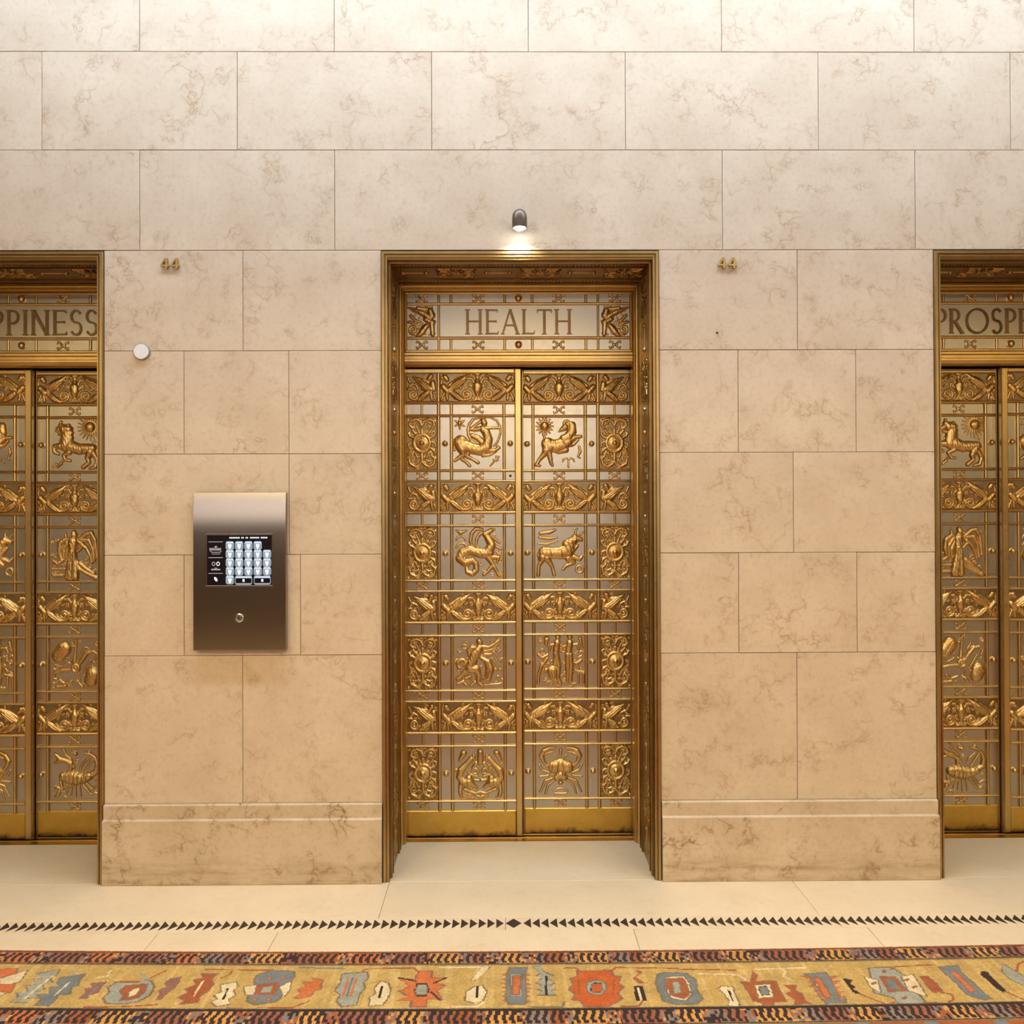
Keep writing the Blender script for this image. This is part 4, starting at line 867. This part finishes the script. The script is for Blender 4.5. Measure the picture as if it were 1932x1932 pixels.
 ('R',4,[(1329,290),(1356,301),(1346,330),(1315,348),(1254,341)]),
 ('B',0,[(1397,143),(1460,135),(1449,179),(1454,232),(1454,294),(1462,324),(1432,333),(1400,302),(1404,241),(1398,177)]),
 ('O',0,[(1420,167),(1434,173),(1437,283),(1418,288)]),
 ('K',0,[(1517,170),(1537,176),(1530,203),(1532,246),(1530,287),(1516,296),(1506,260),(1507,218),(1502,197)]),
 ('R',4,[(1527,292),(1556,338)]),
 ('L',0,[(1611,129),(1620,163),(1635,207),(1604,259),(1583,216),(1585,178)]),
 ('R',7,[(1631,175),(1663,131),(1691,115)]),
 ('R',6,[(555,130),(737,140)]),
 ('W',5,[(612,159),(736,168),(755,200)]),
 ('W',5,[(802,136),(965,132)]),
 ('W',5,[(887,141),(895,152),(877,182),(899,209)]),
 ('R',5,[(1237,149),(1259,133),(1388,126)]),
 ('R',5,[(798,354),(879,349)])]

# ================================================================ things on the wall
# small lamp above the middle door
LX, LZ = 0.066, 2.612
t = tag(empty('wall_spotlight', (LX, 0, LZ)), 'small dark bullet lamp shining down above the HEALTH door', 'wall lamp')
link('arm', MB().lathe([(0.011, 0.0), (0.009, 0.002), (0.009, 0.05)], (0, 0, 0.045), n=16).mesh('arm', MAT['gun'], True), t)
sh = link('shade', MB().lathe([(0.0265, 0.0), (0.0290, 0.0), (0.0300, 0.03), (0.0285, 0.052), (0.022, 0.066), (0.012, 0.0735), (0.002, 0.075), (0.002, 0.070), (0.011, 0.069), (0.020, 0.062), (0.0255, 0.050), (0.0270, 0.03), (0.0265, 0.0005)], axis='z', n=28, caps=False).mesh('shade', MAT['gun'], True), t, (0, -0.065, 0))
link('bulb', MB().lathe([(0.004, 0.040), (0.018, 0.034), (0.0235, 0.018), (0.022, 0.004), (0.015, -0.006), (0.004, -0.010)], axis='z', n=24).mesh('bulb', MAT['bulb'], True), sh)
for nm, e, sz, bl in (('spot_beam', 14, 134, 0.3),):
    d = bpy.data.lights.new(nm, 'SPOT'); d.energy = e; d.color = (1.0, 0.90, 0.74); d.spot_size = math.radians(sz); d.spot_blend = bl; d.shadow_soft_size = 0.015
    o = bpy.data.objects.new(nm, d); col.objects.link(o); o.location = (LX, -0.065, LZ - 0.026); o.rotation_euler = (0, 0, 0)

# bronze numbers 44
def four(mb_only=False):
    w, h, d = 0.034, 0.043, 0.012
    mb = MB()
    mb.prism([(0.019, 0), (0.027, 0), (0.027, h), (0.019, h)], -d, -0.001)
    mb.prism([(0.0, 0.0095), (0.019, 0.0095), (0.019, 0.0165), (0.0, 0.0165)], -d, -0.001)
    mb.prism([(0.027, 0.0095), (0.034, 0.0095), (0.034, 0.0165), (0.027, 0.0165)], -d, -0.001)
    mb.prism([(0.0, 0.0165), (0.0075, 0.0165), (0.019, 0.034), (0.019, h), (0.0165, h)], -d, -0.001)
    mb.box(0.012, 0.016, -0.001, 0.0, 0.011, 0.015).box(0.021, 0.025, -0.001, 0.0, 0.030, 0.034)
    return mb.mesh('digit', MAT['bronze'])
f4 = four()
for x, lab in ((-1.377, 'small bronze number 44 on the pier above the call panel'), (0.870, 'small bronze number 44 on the pier right of the HEALTH door')):
    t = tag(empty('wall_number', (x, 0, 2.468)), lab, 'number', 'bronze wall numbers')
    link('digit', f4, t, (0, 0, 0)); link('digit', f4, t, (0.041, 0, 0))

# round white disc
t = tag(empty('round_wall_disc', (-1.455, 0, 2.135)), 'small round white disc on the left pier beside the HAPPINESS door', 'wall sensor')
link('body', MB().lathe([(0.0335, 0.0), (0.0335, 0.008), (0.032, 0.010)], n=36).mesh('body', MAT['grey'], True), t)
link('face', MB().lathe([(0.0300, 0.0095), (0.0300, 0.0115), (0.029, 0.0125)], n=36).mesh('face', MAT['white']), t)

# elevator call panel with a touch screen
PX0, PX1, PZ0, PZ1 = -1.2395, -0.8725, 0.937, 1.566
PD = 0.032
pc = tag(empty('elevator_call_panel', ((PX0 + PX1) / 2, 0, PZ0)), 'brushed steel call panel with touch screen on the left pier', 'call panel')
hw, hh = (PX1 - PX0) / 2, PZ1 - PZ0
def plate():
    # face plate whose upper part bends back a little towards the wall
    prof = [(0.0, 0.0), (-PD + 0.002, 0.0), (-PD, 0.002), (-PD, hh - 0.17)]
    yy, n_ = -PD, 14
    for i in range(1, n_ + 1):
        yy += 0.17 / n_ * math.tan(math.radians(7.5) * (i / n_) ** 1.6); prof.append((yy, hh - 0.17 + 0.17 * i / n_))
    prof.append((0.0, hh))
    k = len(prof)
    return MB().add([(-hw, y, z) for y, z in prof] + [(hw, y, z) for y, z in prof], [tuple(range(k)), tuple(range(k, 2 * k))[::-1]] + [(a, (a + 1) % k, k + (a + 1) % k, k + a) for a in range(k)]).mesh('face_plate', MAT['steel'], True)
link('face_plate', plate(), pc)
SX0, SX1, SZ0, SZ1 = -0.1285, 0.1285, 0.260, 0.460          # screen, local to the panel
bz = MB()
for a in ((SX0 - .006, SX1 + .006, SZ0 - .006, SZ0), (SX0 - .006, SX1 + .006, SZ1, SZ1 + .006), (SX0 - .006, SX0, SZ0, SZ1), (SX1, SX1 + .006, SZ0, SZ1)):
    bz.slab(a[0], a[1], a[2], a[3], -PD - 0.003, -PD, 0.0012)
link('bezel', bz.mesh('bezel', MAT['steel']), pc)
scr = link('screen', MB().box(SX0, SX1, -PD - 0.0012, -PD, SZ0, SZ1).mesh('screen', MAT['screen']), pc)
YS = -PD - 0.0012
# drawing units of the screen print: 230..1745 wide, 140..1270 down
def su(x): return SX0 + (x - 232) / 1510.0 * (SX1 - SX0)
def sv(yy): return SZ1 - (yy - 138) / 1140.0 * (SZ1 - SZ0)
def rrect(x0, x1, z0, z1, r, n=4):
    p = []
    for cx_, cz_, a in ((x1 - r, z1 - r, 0), (x0 + r, z1 - r, 90), (x0 + r, z0 + r, 180), (x1 - r, z0 + r, 270)):
        p += [(cx_ + r * math.cos(math.radians(a + 90 * i / n)), cz_ + r * math.sin(math.radians(a + 90 * i / n))) for i in range(n + 1)]
    return p
def kkey(w, h):
    return MB().prism(rrect(-w / 2, w / 2, -h / 2, h / 2, min(w, h) * .28), -0.0003, 0).mesh('key', MAT['key'])
def kcap(w, h):
    return MB().prism([(-w * .40, h * .26), (w * .40, h * .26), (w * .42, h * .46), (-w * .42, h * .46)], -0.0006, -0.0003).mesh('key_cap', MAT['keytop'])
def kglyph(w, h):
    return MB().prism([(-w * .22, h * .16), (-w * .10, h * .20), (0, h * .12), (w * .10, h * .20), (w * .22, h * .16), (w * .20, -h * .06), (w * .05, -h * .40), (-w * .05, -h * .40), (-w * .20, -h * .06)], -0.0007, -0.0003).mesh('key_glyph', MAT['glyph'])
kw, kh_ = su(860) - su(665), sv(280) - sv(478)
K1, K2, K3 = kkey(kw, kh_), kcap(kw, kh_), kglyph(kw, kh_)
cells = [(c, 0) for c in range(4)] + [(c, r) for r in (1, 2, 3) for c in range(5)] + [(0, 4)]
for c, r in cells:
    k = link('screen_key', K1, scr, (su(765 + 217 * c), YS, sv(378 + 195 * r)))
    for me in (K2, K3):
        o = link(me.name.split('.')[0], me, None, (su(765 + 217 * c), YS, sv(378 + 195 * r))); o.parent = scr
for x0, x1 in ((885, 1285), (1325, 1720)):
    w = su(x1) - su(x0); h = sv(1070) - sv(1270)
    mb = MB().prism(rrect(-w / 2, w / 2, -h / 2, h / 2, h * .25), -0.0003, 0)
    link('wide_key', mb.mesh('wide_key', MAT['key']), scr, ((su(x0) + su(x1)) / 2, YS, sv(1170)))
    link('wide_key_cap', MB().prism([(-w * .47, h * .28), (w * .47, h * .28), (w * .47, h * .48), (-w * .47, h * .48)], -0.0006, -0.0003).mesh('wide_key_cap', MAT['keytop']), scr, ((su(x0) + su(x1)) / 2, YS, sv(1170)))
    link('wide_key_field', MB().prism(rrect(-w * .46, w * .46, -h * .30, h * .26, h * .1), -0.0005, -0.0003).mesh('wide_key_field', MAT['screen']), scr, ((su(x0) + su(x1)) / 2, YS, sv(1170)))
    link('key_glyph', MB().prism(rrect(-w * .06, w * .06, -h * .16, h * .16, h * .05), -0.0007, -0.0005).mesh('key_glyph', MAT['glyph']), scr, ((su(x0) + su(x1)) / 2, YS, sv(1170)))
# title line and the three icons of the left column, too small in the photo to read
def strokes(name, rects, mat):
    mb = MB()
    for x0, x1, y0, y1 in rects: mb.prism([(su(x0), sv(y1)), (su(x1), sv(y1)), (su(x1), sv(y0)), (su(x0), sv(y0))], -0.0005, 0)
    return link(name, mb.mesh(name, mat), scr, (0, YS, 0))
title = []
for x0, x1, n in ((752, 1000, 8), (1032, 1096, 2), (1130, 1195, 2), (1236, 1455, 7), (1486, 1648, 5)):
    p = (x1 - x0) / n; title += [(x0 + i * p + p * .1, x0 + i * p + p * .8, 182, 216) for i in range(n)]
strokes('screen_title', title, MAT['glyph'])
strokes('divider_line', [(265, 600, 284, 298), (265, 600, 640, 656), (265, 600, 1000, 1014)], MAT['dimprint'])
lg = [(290 + i * 40, 318 + i * 40, 430, 488) for i in range(7)] + [(410, 466, 385, 420), (330, 550, 520, 534), (345, 540, 560, 572), (300, 340, 505, 516), (540, 575, 505, 516)]
strokes('screen_logo', lg, MAT['dimprint'])
ic = []
for cx_, m_ in ((385, 'dimprint'), (490, 'glyph')):
    pts = arc(cx_, 790, 42, 48, 0, 360, 16)
    mb = MB()
    for i in range(16):
        (ax, az), (bx_, bz_) = pts[i], pts[i + 1]; f = 0.62
        q = [(ax, az), (bx_, bz_), (cx_ + (bx_ - cx_) * f, 790 + (bz_ - 790) * f), (cx_ + (ax - cx_) * f, 790 + (az - 790) * f)]
        mb.prism([(su(a), sv(b_)) for a, b_ in q], -0.0005, 0)
    link('loop_icon', mb.mesh('loop_icon', MAT[m_]), scr, (0, YS, 0))
strokes('icon_caption', [(330, 540, 905, 935), (400, 470, 880, 895)], MAT['dimprint'])
link('leaf_icon', MB().prism([(su(a), sv(b_)) for a, b_ in ((395, 1095), (420, 1088), (462, 1115), (478, 1150), (470, 1188), (445, 1190), (405, 1150))], -0.0005, 0).mesh('leaf_icon', MAT['glyph']), scr, (0, YS, 0))
kl = link('key_lock', MB().lathe([(0.0175, 0.0), (0.0175, 0.003), (0.014, 0.006), (0.0105, 0.006), (0.0105, 0.004), (0.002, 0.004)], n=24).mesh('key_lock', MAT['chrome'], True), pc, (-0.001, -PD, 1.067 - PZ0)); kl['label'] = 'round chrome key lock'
link('lock_core', MB().lathe([(0.0085, 0.004), (0.0085, 0.0052), (0.001, 0.0052)], n=18).mesh('lock_core', MAT['gun']), kl)
link('key_slot', MB().box(-0.0016, 0.0016, -0.0058, -0.005, -0.0055, 0.0055).mesh('key_slot', MAT['dark']), kl)

# ================================================================ rug
RY0 = -0.585
def rug_y(X): return RY0 + 0.009 * (X - 0.3) ** 2
PAL = {'G': (0.50, 0.335, 0.105), 'g': (0.57, 0.40, 0.15), 'R': (0.34, 0.095, 0.028), 'Q': (0.50, 0.105, 0.022), 'O': (0.55, 0.155, 0.045), 'B': (0.175, 0.20, 0.215), 'L': (0.33, 0.335, 0.28), 'W': (0.70, 0.58, 0.36), 'K': (0.030, 0.016, 0.018), 'M': (0.26, 0.125, 0.095), 'E': (0.20, 0.155, 0.085), 'Y': (0.60, 0.30, 0.075), 'S': (0.30, 0.105, 0.06), 'V': (0.26, 0.185, 0.15)}
KEYS = list(PAL); PA = np.array([PAL[k] for k in KEYS])
cw = 0.0040
X0, X1, WD = -3.3, 3.3, 0.52
nx, nw = int((X1 - X0) / cw), int(WD / cw)
XC = X0 + (np.arange(nx) + .5) * cw; WC = (np.arange(nw) + .5) * cw
GX, GW = np.meshgrid(XC, WC)
idx = np.full((nw, nx), KEYS.index('G'))
streak = np.repeat(rng.random((1, nx // 3 + 1)), 3, axis=1)[:, :nx] + 0.35 * np.repeat(rng.random((nw, nx // 5 + 1)), 5, axis=1)[:, :nx]
idx[streak > 0.95] = KEYS.index('g')
def fillpoly(pts, c, shift=0.0):
    px = [p[0] / 1000 + shift for p in pts]; pw = [p[1] / 1000 for p in pts]
    i0, i1 = np.searchsorted(XC, [min(px), max(px)]); k0, k1 = np.searchsorted(WC, [min(pw), max(pw)])
    if i0 >= i1: return
    gx, gw = GX[k0:k1, i0:i1], GW[k0:k1, i0:i1]; ins = np.zeros(gx.shape, bool)
    for a in range(len(px)):
        b_ = a - 1
        if pw[a] == pw[b_]: continue
        cr = (pw[a] > gw) != (pw[b_] > gw)
        ins ^= cr & (gx < (px[b_] - px[a]) * (gw - pw[a]) / (pw[b_] - pw[a]) + px[a])
    idx[k0:k1, i0:i1][ins] = KEYS.index(c)
def fillline(pts, c, w, shift=0.0):
    w = max(w / 1000, 0.0062)
    for (ax, aw), (bx_, bw) in zip(pts, pts[1:]):
        ax, aw, bx_, bw = ax / 1000 + shift, aw / 1000, bx_ / 1000 + shift, bw / 1000
        l2 = (bx_ - ax) ** 2 + (bw - aw) ** 2
        t_ = np.clip(((GX - ax) * (bx_ - ax) + (GW - aw) * (bw - aw)) / l2, 0, 1)
        idx[((GX - ax - t_ * (bx_ - ax)) ** 2 + (GW - aw - t_ * (bw - aw)) ** 2) < (w / 2) ** 2 * 1.2] = KEYS.index(c)
for sh_ in (-3.42, 3.42, 0.0):
    for c, w, pts in RUGM:
        if w == 0:
            if c in 'OQRBLW':          # fine dark outline woven round each motif
                cxm = sum(p[0] for p in pts) / len(pts); cwm = sum(p[1] for p in pts) / len(pts)
                fillpoly([(cxm + (p[0] - cxm) * 1.05 + (4 if p[0] > cxm else -4), cwm + (p[1] - cwm) * 1.03 + (3 if p[1] > cwm else -3)) for p in pts], 'M' if c in 'OQR' else 'E', sh_)
            fillpoly(pts, c, sh_)
        else: fillline(pts, c, w, sh_)
def setband(w0, w1, fn):
    k0, k1 = np.searchsorted(WC, [w0, w1])
    for k in range(k0, k1): idx[k, :] = fn(WC[k] - w0, XC)
ki = {k: KEYS.index(k) for k in KEYS}
GC = 0.0235
def guard(ph):
    r2 = random.Random(int(ph * 1000)); n_ = int((X1 - X0) / GC) + 4; seq = []
    while len(seq) < n_:          # runs of three or four key figures on one ground colour
        seq += [r2.choice('SSR')] * r2.randint(2, 3) + ['K'] * r2.randint(1, 2) + [r2.choice('YYO')] * r2.randint(3, 4) + ['K'] * r2.randint(1, 2) + [r2.choice('VS')] * r2.randint(1, 3)
    seq = np.array([ki[c_] for c_ in seq])
    jit = np.array([r2.randint(0, 6) for _ in range(len(seq) * 8)])
    def fn(wv, X):
        u = X - X0 + ph; cell = np.floor(u / GC).astype(int); cu = u / GC - cell; q = wv / 0.076
        base = seq[cell]; out = base.copy()
        fig = ((q > .08) & (q < .32) & (cu > .34) & (cu < .90)) | ((q >= .32) & (q < .48) & (cu > .16) & (cu < .66)) | ((q >= .48) & (q < .72) & (cu > .04) & (cu < .56)) | ((q >= .72) & (q < .92) & (cu > .22) & (cu < .80))
        dark = base == ki['K']
        out[fig & ~dark] = ki['K']
        pick = jit[(cell * 4 + np.floor(cu * 3).astype(int) + int(q * 5) * 3) % len(jit)]
        for v_, c_ in ((0, 'S'), (1, 'R'), (2, 'V'), (3, 'Y'), (4, 'B')): out[dark & (pick == v_)] = ki[c_]
        out[(q < .06) | (q > .95)] = ki['K']
        return out
    return fn
setband(0.0, 0.012, lambda w, X: np.full(len(X), ki['R']))
setband(0.012, 0.088, guard(0.03))
setband(0.088, 0.096, lambda w, X: np.full(len(X), ki['E']))
setband(0.344, 0.354, lambda w, X: np.full(len(X), ki['K'] if w > .005 else ki['E']))
setband(0.354, 0.432, guard(0.075))
setband(0.432, 0.440, lambda w, X: np.full(len(X), ki['E']))
setband(0.440, WD, lambda w, X: np.where((np.floor(X / .04) + int(w / .02)) % 5 == 0, ki['B'], ki['R']))
# knots as a fine pile mesh
vx, vw = np.meshgrid(X0 + np.arange(nx + 1) * cw, np.arange(nw + 1) * cw)
vz = 0.0085 + rng.uniform(-0.0006, 0.0006, vx.shape); vz[0, :] = 0.003
P = np.stack([vx, rug_y(vx) - vw, vz], -1).reshape(-1, 3)
kk, ii = np.meshgrid(np.arange(nw), np.arange(nx), indexing='ij')
q = np.stack([kk * (nx + 1) + ii, (kk + 1) * (nx + 1) + ii, (kk + 1) * (nx + 1) + ii + 1, kk * (nx + 1) + ii + 1], -1).reshape(-1, 4)
me = bpy.data.meshes.new('rug_pile'); me.vertices.add(len(P)); me.vertices.foreach_set('co', P.astype(np.float32).ravel())
nq = len(q); me.loops.add(nq * 4); me.polygons.add(nq)
me.loops.foreach_set('vertex_index', q.astype(np.int32).ravel()); me.polygons.foreach_set('loop_start', np.arange(0, nq * 4, 4, dtype=np.int32))
me.update(calc_edges=True)
ca = me.color_attributes.new('yarn', 'FLOAT_COLOR', 'CORNER')
cols = PA[idx.reshape(-1)] * (1 + rng.uniform(-0.16, 0.16, (nq, 1)))
cc = np.concatenate([cols, np.ones((nq, 1))], 1).repeat(4, axis=0)
ca.data.foreach_set('color', cc.astype(np.float32).ravel())
m, nt, b = new_mat('wool_pile')
at = N(nt, 'ShaderNodeVertexColor', layer_name='yarn'); g = N(nt, 'ShaderNodeNewGeometry')
nz_ = noise(nt, g.outputs['Position'], 16, 4, 0.6); rr_ = ramp(nt, [(0.3, (0.82, 0.80, 0.78)), (0.7, (1.1, 1.1, 1.1))]); nt.links.new(nz_, rr_.inputs[0])
nt.links.new(mixc(nt, 1.0, at.outputs[0], rr_.outputs[0], 'MULTIPLY'), b.inputs['Base Color'])
b.inputs['Roughness'].default_value = 0.95; b.inputs['Specular IOR Level'].default_value = 0.1
b.inputs['Sheen Weight'].default_value = 0.15
bump(nt, b, noise(nt, g.outputs['Position'], 420, 2, 0.5), 0.5, 0.002)
me.materials.append(m)
rug = tag(empty('patterned_rug', (0, 0, 0)), 'long gold and rust patterned wool rug along the floor', 'rug')
link('border_pile', me, rug)
m2, nt, b = new_mat('rug_field_wool')
g = N(nt, 'ShaderNodeNewGeometry'); vo = N(nt, 'ShaderNodeTexVoronoi'); vo.inputs['Scale'].default_value = 7; nt.links.new(g.outputs['Position'], vo.inputs['Vector'])
rp = ramp(nt, [(0.0, PAL['B']), (0.25, PAL['W']), (0.3, PAL['R']), (1.0, PAL['Q'])]); rp.color_ramp.interpolation = 'CONSTANT'; nt.links.new(vo.outputs['Distance'], rp.inputs[0])
nt.links.new(rp.outputs[0], b.inputs['Base Color']); b.inputs['Roughness'].default_value = 0.95
# rest of the rug behind the border, and the foundation below the pile
mb = MB(); nseg = 33
for zt, zb_, w0, w1 in ((0.0085, 0.001, WD, 2.6), (0.0030, 0.0008, 0.0, WD)):
    o = len(mb.v)
    for i in range(nseg + 1):
        X = X0 + (X1 - X0) * i / nseg
        for w_, z_ in ((w0, zt), (w1, zt), (w1, zb_), (w0, zb_)): mb.v.append((X, rug_y(X) - w_, z_))
    for i in range(nseg):
        for a in range(4): mb.f.append((o + 4 * i + a, o + 4 * i + (a + 1) % 4, o + 4 * i + 4 + (a + 1) % 4, o + 4 * i + 4 + a))
    mb.f.append((o, o + 1, o + 2, o + 3)); mb.f.append((o + 4 * nseg + 3, o + 4 * nseg + 2, o + 4 * nseg + 1, o + 4 * nseg))
link('rug_field', mb.mesh('rug_field', m2), rug)
